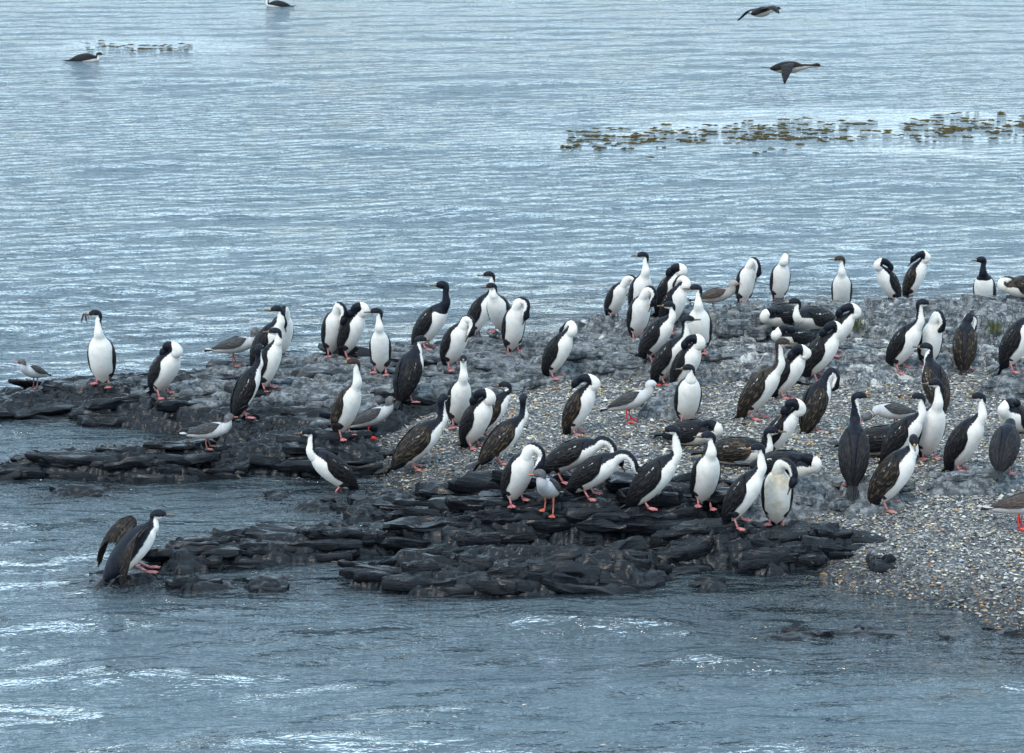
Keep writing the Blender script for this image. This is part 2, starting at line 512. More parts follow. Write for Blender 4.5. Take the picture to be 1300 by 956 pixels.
H = GRAV.copy()
OWNER = np.full(X.shape, -1, int)
ROCKS = []
def rock(name, label, outline, z0, zl, zr, width=0.25, base=-0.05, chunk=0.08, rid=0.030, wet=1.0, guano=0.0, group=None, terr=0.055, parent=None, backz=None):
    """outline: pixels where the foot of the rock meets ground or water at height z0; zl, zr: height of its top at its left and right end"""
    P = pts(outline, z0)
    A = np.array(P)
    x0, x1, y0, y1 = A[:, 0].min() - 0.6, A[:, 0].max() + 0.6, A[:, 1].min() - 0.6, A[:, 1].max() + 0.6
    i0, i1 = np.searchsorted(GY, [y0, y1]); j0, j1 = np.searchsorted(GX, [x0, x1])
    sl = (slice(i0, i1), slice(j0, j1))
    x, y = X[sl], Y[sl]
    d = poly_sd(P, x, y) + wob[sl] * 0.55 * min(1, width / 0.25) + 0.03 * FIN[sl] * 0.5
    t = np.clip((x - A[:, 0].min()) / max(np.ptp(A[:, 0]), 1e-3), 0, 1)
    top = zl + (zr - zl) * t
    if backz is not None:                                # rises towards the back of the islet
        tb = np.clip((y - A[:, 1].min()) / np.ptp(A[:, 1]), 0, 1)
        top = top + backz * tb ** 0.8
    prof = 1 - np.exp(-np.maximum(d, 0) / width * 1.6)
    h = base + (top - base) * prof
    amp = sstep(-0.05, 0.25, d)
    h = h + amp * (0.7 * chunk * (CHUNK[sl] - 0.6) + chunk * 0.3 * (CHUNK2[sl] - 0.5) + 0.045 * BIG[sl])
    q = (h + 0.16 * wy[sl] + 0.05 * wx[sl] + 0.03 * BIG[sl]) / terr
    fr = q - np.floor(q)
    h = h + 0.80 * terr * (sstep(0.0, 0.30, fr) - fr) * (0.4 + 0.6 * amp)
    h = h + (0.35 + 0.65 * amp) * (rid * 0.5 * (RID[sl] - 0.4) + rid * 0.3 * RID2[sl] + rid * 0.2 * RID3[sl] + 0.005 * FIN[sl])
    h = np.where(d < 0, h + d * 1.1, h)
    idx = len(ROCKS)
    ROCKS.append(dict(name=name, label=label, sl=sl, h=h, wet=wet, guano=guano, group=group, d=d))
    up = h > H[sl]
    OWNER[sl] = np.where(up, idx, OWNER[sl])
    H[sl] = np.maximum(H[sl], h)
    return idx

# the large platform, from the wet left spit up to the dry middle
rock('rock_platform', 'broad dark slate platform from the wet spit up to the grey middle of the islet',
     [(-60, 506), (0, 503), (60, 494, 0.03), (130, 487, 0.06), (205, 474, 0.1), (250, 468, 0.12), (330, 460, 0.14), (400, 455, 0.18), (480, 450, 0.2), (560, 443, .22), (640, 432, .25), (700, 424, .26), (760, 430, .25),
      (900, 450, .3), (960, 470, .3), (930, 486, .3), (860, 492, .3), (760, 484, .28), (690, 492, .25), (640, 512, .25), (560, 520, .22), (510, 536, .2), (440, 548, .15), (420, 560, .08), (340, 574), (270, 572), (235, 552), (190, 548), (130, 540), (80, 528), (40, 534), (-60, 532)],
     0.0, 0.055, 0.44, width=0.30, chunk=0.085, rid=0.045, wet=1.0, guano=0.6, backz=0.04)
rock('rock_ridge', 'high pale guano-streaked rock ridge along the back of the islet',
     [(690, 428, .2), (730, 411, .4), (790, 400, .5), (850, 398, .55), (900, 394, .55), (960, 390, .58), (1050, 389, .58), (1130, 387, .58), (1230, 384, .6), (1420, 380, .6),
      (1420, 445, .35), (1300, 452, .35), (1240, 452, .35), (1180, 458, .35), (1120, 452, .35), (1060, 452, .35), (980, 442, .33), (900, 446, .32), (820, 440, .3), (740, 440, .26)],
     0.3, 0.58, 0.72, width=0.26, base=0.15, chunk=0.20, rid=0.035, wet=0.10, guano=0.65, terr=0.085)
rock('rock_apron', 'cracked grey rock apron below the pale ridge beside the standing birds',
     [(880, 452, .3), (1000, 446, .3), (1100, 448, .3), (1180, 455, .3), (1260, 452, .3), (1420, 450, .3), (1420, 462, .3), (1290, 466, .3), (1220, 470, .3), (1160, 484, .3), (1090, 494, .3), (1040, 488, .3), (980, 480, .3), (900, 482, .3)],
     0.3, 0.45, 0.47, width=0.22, base=0.22, chunk=0.09, rid=0.035, wet=0.05, guano=0.9)
rock('rock_reef', 'long low black reef between two water channels below the grey gull',
     [(-40, 606), (0, 602), (60, 590), (130, 578), (180, 583), (220, 580), (270, 584), (320, 576), (370, 572), (400, 570), (440, 566), (480, 572), (495, 586), (470, 598), (420, 604), (370, 606), (330, 603), (290, 606), (230, 612), (160, 612), (100, 608), (40, 608)],
     0.0, 0.10, 0.24, width=0.22, chunk=0.08, rid=0.042, wet=1.0)
rock('rock_hump', 'ribbed black rock hump in the narrow channel behind the front ledge',
     [(435, 655), (450, 642), (480, 632), (525, 628), (540, 634), (515, 646), (480, 658), (450, 664)], 0.0, 0.10, 0.08, width=0.16, chunk=0.06, rid=0.04, wet=1.0)
rock('rock_ledge', 'massive layered black ledge at the front edge of the islet',
     [(560, 662), (575, 646), (610, 640), (660, 636), (720, 650), (800, 655), (880, 655), (912, 662), (925, 676), (905, 692), (860, 700), (780, 705), (700, 708), (620, 712), (560, 714), (520, 704), (500, 688), (530, 676)],
     0.0, 0.20, 0.38, width=0.20, chunk=0.09, rid=0.04, wet=1.0, guano=0.05, terr=0.075)
rock('rock_shelf', 'low broken black shelf awash in front of the layered ledge',
     [(435, 745), (470, 728), (520, 716), (600, 712), (700, 712), (790, 712), (840, 722), (850, 738), (815, 750), (740, 752), (660, 757), (590, 756), (530, 758), (500, 750)],
     0.0, 0.09, 0.16, width=0.14, chunk=0.10, rid=0.04, wet=1.0)
rock('rock_spur', 'flat black rock spur joining the front ledge to the shell beach',
     [(840, 704), (900, 690), (960, 688), (1020, 694), (1075, 700), (1105, 706), (1080, 716), (1030, 724), (980, 734), (900, 722), (850, 722)],
     0.0, 0.20, 0.15, width=0.13, chunk=0.10, rid=0.04, wet=1.0, guano=0.25)
rock('rock_reef', 'black reef with a wet rounded back beside the landing cormorant',
     [(192, 722), (215, 706), (260, 695), (320, 690), (390, 684), (440, 684), (490, 690), (500, 704), (450, 712), (400, 714), (330, 716), (270, 724), (225, 734)],
     0.0, 0.11, 0.15, width=0.20, chunk=0.06, rid=0.04, wet=1.0)
SMALL = [
    ('sliver of wet rock in the channel, left of the ribbed hump', [(366, 645), (385, 639), (420, 640), (424, 648), (390, 652)], 0.04),
    ('small wet rock awash just right of the landing cormorant', [(205, 746), (250, 738), (300, 738), (300, 748), (250, 754)], 0.035),
    ('pointed wet rock awash between the landing cormorant and the black shelf', [(310, 742), (335, 733), (365, 737), (362, 750), (330, 752)], 0.06),
    ('flat wet rock under the feet of the landing cormorant', [(118, 738), (150, 722), (196, 722), (206, 736), (165, 744)], 0.035),
    ('small black rock just under the surface left of the long reef', [(64, 622), (120, 616), (150, 619), (120, 628), (70, 630)], 0.03),
    ('lone rounded black rock in the shallows before the rock spur', [(882, 746), (895, 738), (918, 739), (928, 747), (900, 752)], 0.05),
    ('left end of the broken line of black rocks off the beach', [(975, 808), (1000, 800), (1040, 799), (1046, 806), (1010, 812)], 0.008),
    ('longest of the black rocks in the line off the beach', [(1048, 805), (1080, 797), (1130, 793), (1165, 799), (1150, 807), (1090, 810)], 0.008),
    ('flat middle rock of the black line off the beach', [(1172, 806), (1200, 801), (1240, 802), (1240, 810), (1195, 812)], 0.008),
    ('right end of the broken line of black rocks off the beach', [(1254, 802), (1275, 794), (1300, 797), (1300, 806), (1270, 808)], 0.008),
    ('black rock half buried in wet shells at the tip of the beach', [(1082, 722, .04), (1110, 714, .05), (1145, 716, .06), (1150, 724, .05), (1110, 730, .04)], 0.11),
    ('small black rock awash near the mouth of the narrow channel', [(330, 628), (350, 624), (372, 626), (368, 632), (345, 634)], 0.03),
]
for lab, outl, zt in SMALL:
    rock('wet_rock', lab, outl, 0.0, zt, zt, width=0.07, chunk=0.035, rid=0.02, wet=1.0, base=-0.03, terr=0.03)
SLABS = [
    ('grey slab in the gravel behind the crouched dark cormorant', [(1185, 608, .33), (1230, 596, .33), (1290, 598, .33), (1300, 610, .33), (1240, 616, .33)], 0.40),
    ('grey slab poking from the gravel behind the paired front birds', [(890, 622, .3), (950, 606, .3), (1040, 600, .3), (1075, 606, .3), (1050, 622, .3), (960, 632, .3)], 0.37),
    ('dark slab in the gravel at the upper beach edge, by the frame edge', [(1248, 488, .36), (1275, 476, .36), (1310, 474, .36), (1330, 490, .36), (1280, 496, .36)], 0.47),
    ('grey boulder on the gravel beside the red-billed gull', [(818, 524, .3), (835, 505, .32), (870, 500, .32), (890, 512, .32), (870, 530, .3)], 0.44),
    ('flat grey slab under the gravel beside the two tucked birds', [(1060, 612, .33), (1100, 600, .33), (1150, 604, .33), (1140, 622, .33), (1085, 626, .33)], 0.385),
    ('low dark stone in the gravel behind the bending birds', [(690, 590, .2), (712, 584, .2), (740, 588, .2), (735, 597, .2), (705, 600, .2)], 0.27),
]
for lab, outl, zt in SLABS:
    rock('half_buried_rock', lab, outl, 0.3, zt, zt, width=0.16, chunk=0.09, rid=0.05, wet=0.25, guano=0.4, base=zt - 0.16, terr=0.05)

def zat(x, y):
    j = np.clip(int(round((x - GX[0]) / GS)), 0, len(GX) - 1)
    i = np.clip(int(round((y - GY[0]) / GS)), 0, len(GY) - 1)
    return float(H[i, j])
def stand(px, py):
    """first point of the ground seen at a pixel"""
    d = ray(px, py)
    for s in np.arange(16.7, 32.5, 0.012):
        t = s / d[1]
        x, z = d[0] * t, CAM_H + d[2] * t
        if z <= max(zat(x, s), -0.015):
            return np.array([x, s, max(zat(x, s), -0.03)])
    return at(px, py, 0)

# rock meshes
VISWET = sstep(0.34, 0.10, H + 0.07 * BIG)        # the tide line
drymask = sstep(-0.9, 0.9, X + 0.9 * BIG)
for i, r in enumerate(ROCKS):
    sl, h = r['sl'], r['h']
    keep = (h > np.maximum(GRAV[sl] - 0.06, -0.75)) & (h > H[sl] - 0.05)
    cell = keep[:-1, :-1] | keep[1:, :-1] | keep[:-1, 1:] | keep[1:, 1:]
    ii, jj = np.nonzero(cell)
    used = np.zeros(h.shape, bool)
    for a in (0, 1):
        for b in (0, 1):
            used[ii + a, jj + b] = True
    ids = -np.ones(h.shape, np.int64)
    ids[used] = np.arange(used.sum())
    # a little sideways push makes overhangs and undercut ledges
    gy_, gx_ = np.gradient(h, GS)
    push = 0.016 * np.tanh(np.hypot(gx_, gy_)) * (RID2[sl] * 0.6 + FIN[sl])
    nx, ny = -gx_ / (np.hypot(gx_, gy_) + 0.3), -gy_ / (np.hypot(gx_, gy_) + 0.3)
    V = np.stack([(X[sl] + nx * push)[used], (Y[sl] + ny * push)[used], h[used]], -1)
    f = np.stack([ids[ii, jj], ids[ii, jj + 1], ids[ii + 1, jj + 1], ids[ii + 1, jj]], -1)
    if r['name'] == 'rock_platform':
        wet = np.clip(0.30 + 0.70 * VISWET[sl], 0, 1) * (1 - 0.55 * drymask[sl])
        gua = .7 * r['guano'] * drymask[sl]
    else:
        wet = r['wet'] * np.clip(0.55 + 0.6 * sstep(0.5, 0.2, h), 0, 1)
        gua = r['guano'] * sstep(0.12, 0.3, h)
    me = new_mesh(r['name'], V, [f], M['rock'], dict(wet=np.broadcast_to(wet, h.shape)[used], guano=np.broadcast_to(gua, h.shape)[used]))
    o = link(r['name'], me)
    tag(o, r['label'], 'rock', r['group'])
    r['obj'] = o

# the slabs and blocks that each rock is made of
def slab_mesh(rs, L, W, Tk, wet, gua, boxy, grooves):
    nlat, nlon = 13, 34
    th = np.repeat(np.linspace(0.0, math.pi, nlat), nlon)
    ph = np.tile(np.arange(nlon) * 2 * math.pi / nlon, nlat)
    sg = lambda v, e: np.sign(v) * np.abs(v) ** e
    e1 = boxy
    pa, po = rs.uniform(0, 2 * math.pi, 9), rs.uniform(.62, 1.05, 9)
    cs = np.cos(ph[:, None] - pa[None, :])
    rr = np.minimum(1.18, np.min(np.where(cs > .1, po[None, :] / np.maximum(cs, .1), 9), 1)) + .05 * np.sin(ph * 7 + rs.uniform(0, 6))
    ring = sg(np.sin(th), e1)
    x = ring * np.cos(ph) * rr
    y = ring * np.sin(ph) * rr
    z = sg(np.cos(th), e1)
    o1, o2 = rs.uniform(0, 50, 2)
    lay = perlin(x * L * 2.0 + o1, y * W * 16 + z * Tk * 22 + o2, 3)
    x = x * (1 + .05 * lay); y = y * (1 + .10 * lay * ring)
    z = z + grooves * ring * (1 - 2 * np.abs(perlin(x * L * 2.5 + o1, y * W * 13 + o2 + x * 1.5, 7))) + .30 * perlin(x * 1.3 + o1, y * 1.3 + o2, 9) * (z > 0)
    z = z + rs.normal(0, .18) * y + rs.normal(0, .15) * x
    fine = (1 - 2 * np.abs(perlin(x * L * 5 + o2, y * W * 34 + z * Tk * 30 + o1, 12))) * ring
    z = z + fine * .012 / Tk * .8
    y = y * (1 + fine * .05)
    cut = perlin(x * L * 3.2 + o1 * 2, y * W * 3.2 + o2, 15)
    z = np.where((cut > .12) & (z > 0), z * .45, z)
    V = np.stack([x * L, y * W, z * Tk], -1)
    n = len(V)
    me = new_mesh('slab', V, [grid_faces(nlat, nlon, True)], M['rock'], dict(wet=np.full(n, wet), guano=np.full(n, gua)))
    me.set_sharp_from_angle(angle=R(24))
    return me
def lay_slabs(idx, count, lmin, lmax, asp, tmin, tmax, wet, gua, boxy=.39, grooves=.32, rise=.25, yaw=.06, front=.5, where=None, name='slab'):
    r = ROCKS[idx]
    sl, d = r['sl'], r['d']
    rs = np.random.default_rng(100 + idx)
    ok = (d > -.02) & (r['h'] > H0[sl] - .03)
    if where is not None: ok &= where(X[sl], Y[sl])
    ii, jj = np.nonzero(ok)
    if not len(ii): return
    wgt = np.exp(-np.clip(d[ii, jj], 0, 1) / .25) * front + (1 - front)
    for k in rs.choice(len(ii), size=count, p=wgt / wgt.sum()):
        x, y, zb = X[sl][ii[k], jj[k]], Y[sl][ii[k], jj[k]], r['h'][ii[k], jj[k]]
        L = rs.uniform(lmin, lmax) * .5
        W = L * rs.uniform(asp * .7, asp * 1.3)
        Tk = rs.uniform(tmin, tmax) * .5
        w_ = wet(x, y, zb) if callable(wet) else wet
        g_ = gua(x, y, zb) if callable(gua) else gua
        o = link(name, slab_mesh(rs, L, W, Tk, w_, g_, boxy, grooves), r['obj'])
        o.data.name = name
        a = yaw + rs.normal(0, .22)
        rx, ry = rs.normal(-.05, .13), rs.normal(.03, .10)
        zc = zb - Tk * (.85 - rise * rs.uniform(-.2, 1.6))
        o.location = (x, y, zc)
        o.rotation_euler = (rx, ry, a)
        # what stands on the islet stands on the slabs too
        j0, j1 = np.searchsorted(GX, [x - L * 1.3, x + L * 1.3]); i0, i1 = np.searchsorted(GY, [y - L * 1.3, y + L * 1.3])
        s2 = (slice(i0, i1), slice(j0, j1))
        dx, dy = X[s2] - x, Y[s2] - y
        u, v = (dx * math.cos(a) + dy * math.sin(a)) / L, (-dx * math.sin(a) + dy * math.cos(a)) / W
        rad = np.hypot(u, v)
        top = zc + Tk * .95 - math.tan(ry) * u * L + math.tan(rx) * v * W
        H[s2] = np.maximum(H[s2], np.where(rad < .92, top, -9))
H0 = H.copy()
dryp = lambda x, y, z: float(np.clip((.36 - z) / .22, 0, 1) * .7 + .3 + .12 * math.sin(7 * x + 5 * y)) * (1 - .6 * float(sstep(-.9, .9, np.array(x + .2 * math.sin(3 * y)))))
guap = lambda x, y, z: .45 * float(sstep(-.9, .9, np.array(x)))
left = lambda x, y: x < -.6
lay_slabs(0, 120, .30, 1.0, .30, .06, .13, dryp, guap, where=left)
lay_slabs(0, 110, .25, .8, .42, .07, .14, dryp, guap, where=lambda x, y: x >= -.6, front=.15)
lay_slabs(1, 85, .22, .65, .58, .12, .26, .10, .55, boxy=.36, grooves=.22, rise=.45, front=.35, name='boulder')
lay_slabs(2, 45, .25, .75, .45, .08, .16, .12, .6, front=.3)
lay_slabs(3, 70, .25, .80, .30, .06, .13, 1.0, 0.0)
lay_slabs(4, 9, .20, .45, .34, .06, .10, 1.0, 0.0)
lay_slabs(5, 95, .30, 1.1, .26, .07, .15, 1.0, .04, front=.65)
lay_slabs(6, 60, .20, .70, .30, .06, .14, 1.0, 0.0)
lay_slabs(7, 45, .20, .70, .32, .06, .13, 1.0, .15)
lay_slabs(8, 42, .25, .80, .28, .05, .12, 1.0, 0.0)
for q in range(9, len(ROCKS)):
    big_ = ROCKS[q]['name'] == 'half_buried_rock'
    lay_slabs(q, 6 if big_ else 4, .18, .5 if big_ else .34, .36, .04, .10, .25 if big_ else 1.0, .35 if big_ else 0.0)

# ground sheet of the beach and the sea bed
st = 3
gx, gy = X[::st, ::st], Y[::st, ::st]
gz = GRAV[::st, ::st] - 0.012
wetg = np.clip(sstep(0.16, -0.02, gz + 0.03 * BIG[::st, ::st]), 0, 1) * 0.75
me = new_mesh('beach', np.stack([gx, gy, gz], -1).reshape(-1, 3), [grid_faces(*gx.shape)], M['gravel'], dict(wet=wetg.ravel()))
tag(link('beach', me), 'pale shell gravel beach sloping into the shallows', 'beach', kind='structure')
n_ = 60
bx = np.linspace(-3000, 3000, 7); by = np.array([-60.0, 3, 100, 3000])
BX, BY = np.meshgrid(bx, by)
me = new_mesh('sea_bed', np.stack([BX, BY, np.full(BX.shape, -1.9)], -1).reshape(-1, 3), [grid_faces(*BX.shape)], M['gravel'], dict(wet=np.ones(BX.size)))
tag(link('sea_bed', me), 'dark sea bed under the water', 'sea bed', kind='structure')

# ------------------------------------------------------------------ water
xs = np.concatenate([-np.geomspace(3000, 14.3, 26), np.arange(-14, 14.01, 0.062), np.geomspace(14.3, 3000, 26)])
ys = [-200.0, -60, -10, 2, 8, 12]
y_ = 14.0
while y_ < 3000:
    ys.append(y_)
    y_ += 0.034 if y_ < 33 else 0.034 * (y_ / 33) ** 2.6
ys = np.array(ys)
WX, WY = np.meshgrid(xs, ys)
rs = np.random.default_rng(11)
Z = np.zeros(WX.shape)
for k in range(60):
    lam = 0.26 * (10.0 ** rs.uniform(0, 1.05))
    ang = rs.normal(-math.pi / 2 + 0.12, 0.42)
    kx, ky = math.cos(ang) * 2 * math.pi / lam, math.sin(ang) * 2 * math.pi / lam
    a = 0.0031 * lam ** 0.95 * (1.05 if lam > .7 else .95) * rs.uniform(0.5, 1.3)
    fade = sstep(70, 30, WY) if lam < 0.8 else .3 + .7 * sstep(45, 26, WY)
    if lam >= 0.8: fade = fade * sstep(200, 80, WY)
    Z += a * fade * np.sin(kx * WX + ky * WY + rs.uniform(0, 6.28) + 0.8 * np.sin(0.35 * WX + k) + 0.6 * np.sin(0.21 * WY + 2 * k))
gust = 0.75 + 0.55 * fbm(WX * 0.22, WY * 0.12, 90, 3)
inb = (WX > GX[0]) & (WX < GX[-1]) & (WY > GY[0]) & (WY < GY[-1])
ji = np.clip(np.round((WX - GX[0]) / GS).astype(int), 0, len(GX) - 1)
ii = np.clip(np.round((WY - GY[0]) / GS).astype(int), 0, len(GY) - 1)
HB = H[ii, ji]
edge = np.clip(np.minimum(np.minimum(WX - GX[0], GX[-1] - WX), np.minimum(WY - GY[0], GY[-1] - WY)) / 0.8, 0, 1)
dep = np.where(inb, -HB * edge + 1.6 * (1 - edge), 1.6)
damp = np.clip(0.25 + np.maximum(dep, 0) / 0.45, 0.2, 1)
# sheltered channels on the near side
shel = sstep(23.2, 21.6, WY) * 0 + 1
Z *= np.clip(gust, 0.25, 1.6) * damp * shel
def crest(p, q, hgt, wid, steep=2.2):
    a, b = at(*p)[:2], at(*q)[:2]
    d = b - a
    L = np.hypot(*d)
    t = ((WX - a[0]) * d[0] + (WY - a[1]) * d[1]) / L ** 2
    off = ((WX - a[0]) * -d[1] + (WY - a[1]) * d[0]) / L + 0.07 * np.sin(3.1 * WX + 1) + 0.05 * fbm(WX * 2.2, WY * 2.2, 33, 2)
    win = np.exp(-((t - 0.5) / 0.42) ** 4)
    prof = np.where(off < 0, np.exp(-(off / wid) ** 2), np.exp(-(off / (wid * steep)) ** 2))
    return hgt * win * prof
Z += crest((620, 776), (900, 808), 0.085, 0.16)
Z += crest((840, 838), (1010, 848), 0.035, 0.12)
Z += crest((60, 862), (340, 858), 0.045, 0.18)
for p_, q_, h_, w_ in (((480, 262), (760, 278), .09, .30), ((600, 205), (780, 213), .08, .34), ((840, 290), (1040, 297), .06, .26), ((40, 304), (350, 292), .07, .28),
                       ((360, 178), (580, 190), .08, .40), ((60, 215), (260, 205), .08, .36), ((980, 225), (1290, 238), .07, .34), ((110, 100), (400, 104), .09, .6), ((480, 110), (760, 100), .09, .6)):
    Z += crest(p_, q_, h_ * .55, w_, 1.6)
kelp_c = at(1000, 166)
kd = np.hypot((WX - kelp_c[0] - 2.5) / 8.2, (WY - kelp_c[1]) / 3.6)
kd2 = np.hypot((WX - at(180, 58)[0]) / 3.2, (WY - at(180, 58)[1]) / 2.2)
calm = np.maximum(sstep(1.15, 0.5, kd + 0.25 * fbm(WX * 0.5, WY * 0.5, 44, 2)), 0.7 * sstep(1.2, 0.4, kd2))
Z *= 1 - 0.8 * calm
foam = np.where(inb, .55 * np.exp(-((dep - 0.03) / 0.06) ** 2) * sstep(0.05, 0.45, fbm(WX * 1.1, WY * 1.3, 51, 3)), 0)
for (p, rad) in (((205, 616), 0.40), ((640, 726), 0.35), ((145, 728), 0.35), ((330, 760), 0.4), ):
    c = at(*p)
    foam = np.maximum(foam, 0.62 * np.exp(-(((WX - c[0]) / rad) ** 2 + ((WY - c[1]) / (rad * 0.9)) ** 2)))
opac = np.clip(1 - np.exp(-np.maximum(dep, 0) / 0.42), 0.10, 1)
me = new_mesh('sea', np.stack([WX, WY, Z], -1).reshape(-1, 3), [grid_faces(*WX.shape)], M['sea'],
              dict(depth=opac.ravel(), calm=calm.ravel(), foam=foam.ravel()))
tag(link('sea', me), 'rippled grey blue sea around the islet', 'sea', kind='structure')

# ------------------------------------------------------------------ shells and pebbles
def scatter_shells(n):
    ix = rng.integers(0, X.size, n * 3)
    fx, fy = X.ravel()[ix], Y.ravel()[ix]
    g = GRAV.ravel()[ix]
    ok = (H.ravel()[ix] - g < 0.004) & (g > -0.09)
    # near the camera more of them are needed, far up the beach fewer
    ok &= rng.random(len(ix)) < np.clip(1.25 - (fy - 18) / 16, 0.25, 1)
    ok &= (fx > -3.2) & (np.abs(fx) < fy * 0.195 + 0.25)
    sel = np.nonzero(ok)[0][:n]
    fx, fy, g = fx[sel] + rng.uniform(-.008, .008, len(sel)), fy[sel] + rng.uniform(-.008, .008, len(sel)), g[sel]
    k = len(sel)
    size = rng.gamma(4, 0.0018, k) + 0.0032
    base = np.array([[1, 0, 0], [0, 1, 0], [-1, 0, 0], [0, -1, 0], [0, 0, 0.55], [0, 0, -0.5]], float)
    V = np.repeat(base[None], k, 0)
    V += rng.uniform(-.28, .28, V.shape)
    V *= np.stack([size * rng.uniform(0.8, 1.7, k), size * rng.uniform(0.5, 1.0, k), size * rng.uniform(0.35, 0.9, k)], -1)[:, None, :]
    tx, tz = rng.normal(0, .45, k), rng.uniform(0, 6.28, k)
    c, s = np.cos(tx)[:, None], np.sin(tx)[:, None]
    y2, z2 = V[..., 1] * c - V[..., 2] * s, V[..., 1] * s + V[..., 2] * c
    c, s = np.cos(tz)[:, None], np.sin(tz)[:, None]
    x3, y3 = V[..., 0] * c - y2 * s, V[..., 0] * s + y2 * c
    V = np.stack([x3 + fx[:, None], y3 + fy[:, None], z2 + (g - 0.006 + size * 0.35)[:, None]], -1)
    F = np.array([[0, 1, 4], [1, 2, 4], [2, 3, 4], [3, 0, 4], [1, 0, 5], [2, 1, 5], [3, 2, 5], [0, 3, 5]])
    faces = (F[None] + (np.arange(k) * 6)[:, None, None]).reshape(-1, 3)
    pal = np.array([[.62, .59, .52], [.47, .44, .38], [.25, .24, .225], [.10, .105, .11], [.035, .037, .042], [.10, .12, .18], [.42, .32, .18], [.38, .19, .06], [.17, .08, .04], [.30, .32, .36]])
    dry_p = np.array([.17, .21, .21, .14, .05, .03, .11, .03, .02, .05])
    wet_p = np.array([.06, .07, .13, .24, .23, .05, .09, .09, .04, .02])
    wetk = sstep(0.20, 0.03, g + 0.05 * rng.normal(size=k))
    cs1, cs2 = np.cumsum(dry_p), np.cumsum(wet_p)
    r1 = rng.random(k)
    ci = np.where(rng.random(k) < wetk, np.searchsorted(cs2 / cs2[-1], r1), np.searchsorted(cs1 / cs1[-1], r1))
    col = pal[ci] * rng.uniform(0.75, 1.2, (k, 1)) * (1 - 0.25 * wetk[:, None])
    col = np.clip(np.concatenate([col, np.ones((k, 1))], 1), 0, 1)
    me = new_mesh('shell_gravel', V.reshape(-1, 3), [faces], M['pebble'], dict(col=np.repeat(col, 6, 0)), smooth=False)
    tag(link('shell_gravel', me), 'loose white, blue and orange shell fragments covering the beach', 'shells', kind='stuff')
scatter_shells(92000)

# ------------------------------------------------------------------ kelp floating beyond the islet
def kelp_blades(nb, rad, rs, thick=0.012):
    V, F = [], []
    for _ in range(nb):
        L, wd = rs.uniform(.12, .34) * rad / 0.25, rs.uniform(.03, .06)
        a = rs.uniform(0, 6.28)
        cx, cy = rs.normal(0, rad * 0.45, 2)
        lift = 0.0
        b0 = len(V)
        for i in range(6):
            t = i / 5
            wv = wd * math.sin(math.pi * min(0.97, t * 0.85 + 0.1)) * (1 + .2 * math.sin(9 * t))
            z = 0.008
            px_, py_ = cx + math.cos(a + .5 * t) * L * (t - .5), cy + math.sin(a + .5 * t) * L * (t - .5)
            nx_, ny_ = -math.sin(a), math.cos(a)
            V += [(px_ + nx_ * wv, py_ + ny_ * wv, z), (px_ - nx_ * wv, py_ - ny_ * wv, z), (px_, py_, z + wv * .55 + .006 * math.sin(9 * t + a))]
        for i in range(5):
            q = b0 + 3 * i
            for u_, v_ in ((0, 1), (1, 2), (2, 0)):
                F.append((q + u_, q + v_, q + 3 + v_, q + 3 + u_))
    return np.array(V), np.array(F)
rk = np.random.default_rng(5)
KM = []
for i in range(5):
    V, F = kelp_blades(9, 0.26, rk)
    KM.append(new_mesh('kelp_clump', V, [F], M['kelp']))
big = [(735, 181), (758, 182), (752, 177), (795, 182), (770, 173), (812, 173), (838, 166), (903, 167), (965, 171), (1003, 152), (963, 163), (978, 176), (1018, 176), (1042, 165), (1062, 189), (1085, 157), (1180, 153), (1193, 146), (1160, 158), (1230, 151), (1262, 168), (1220, 163), (187, 62), (890, 182), (930, 182)]
for i, (px, py) in enumerate(big):
    p = at(px, py)
    o = link('kelp_clump', KM[i % 5])
    o.location = (p[0], p[1], 0.0)
    s = rk.uniform(.3, .6)
    o.scale = (s * 1.7, s, s * .7)
    o.rotation_euler = (0, 0, rk.uniform(-.3, .3))
    if i == 22:
        tag(o, 'single olive kelp clump in the calm streak near the upper left corner', 'kelp')
    else:
        tag(o, 'olive brown kelp clump floating in the calm streak beyond the islet', 'kelp', 'kelp clumps floating beyond the islet')
Vs, Fs, nv = [], [], 0
for i in range(290):
    if i < 260:
        u = rk.random()
        px = 722 + 590 * u
        py = 178 - 20 * u + rk.normal(0, 7.5)
        if 1090 < px < 1150 and rk.random() < .6: continue
    else:
        px, py = rk.uniform(115, 245), 60 + rk.normal(0, 3)
    p = at(px, py)
    V, F = kelp_blades(2, 0.12, rk)
    V = V * [1.2, 1, .55]
    Vs.append(V + [p[0], p[1], 0]); Fs.append(F + nv); nv += len(V)
me = new_mesh('floating_kelp', np.concatenate(Vs), [np.concatenate(Fs)], M['kelp'])
tag(link('floating_kelp', me), 'scattered bits of olive kelp floating on the calm water', 'kelp', kind='stuff')

def grass_tuft(px, py, label):
    p = stand(px, py)
    V, F = [], []
    for i in range(46):
        a, ln, L = rk.uniform(0, 6.28), rk.uniform(.1, .7), rk.uniform(.07, .17)
        bx_, by_ = rk.normal(0, .035, 2)
        b0 = len(V)
        for t in (0, .5, 1):
            c = np.array([bx_ + math.cos(a) * ln * L * t * t, by_ + math.sin(a) * ln * L * t * t, L * t - .02])
            w_ = .0045 * (1 - .9 * t)
            V += [c + [w_, 0, 0], c + [-w_, w_, 0], c + [0, -w_, 0]]
        for q in (0, 3):
            for u_, v_ in ((0, 1), (1, 2), (2, 0)):
                F.append((b0 + q + u_, b0 + q + v_, b0 + q + 3 + v_, b0 + q + 3 + u_))
    o = link('grass_tuft', new_mesh('grass_tuft', np.array(V), [np.array(F)], M['grass']))
    o.location = tuple(p)
    tag(o, label, 'grass tuft')
grass_tuft(1088, 424, 'small green grass tuft in a crevice of the pale ridge')
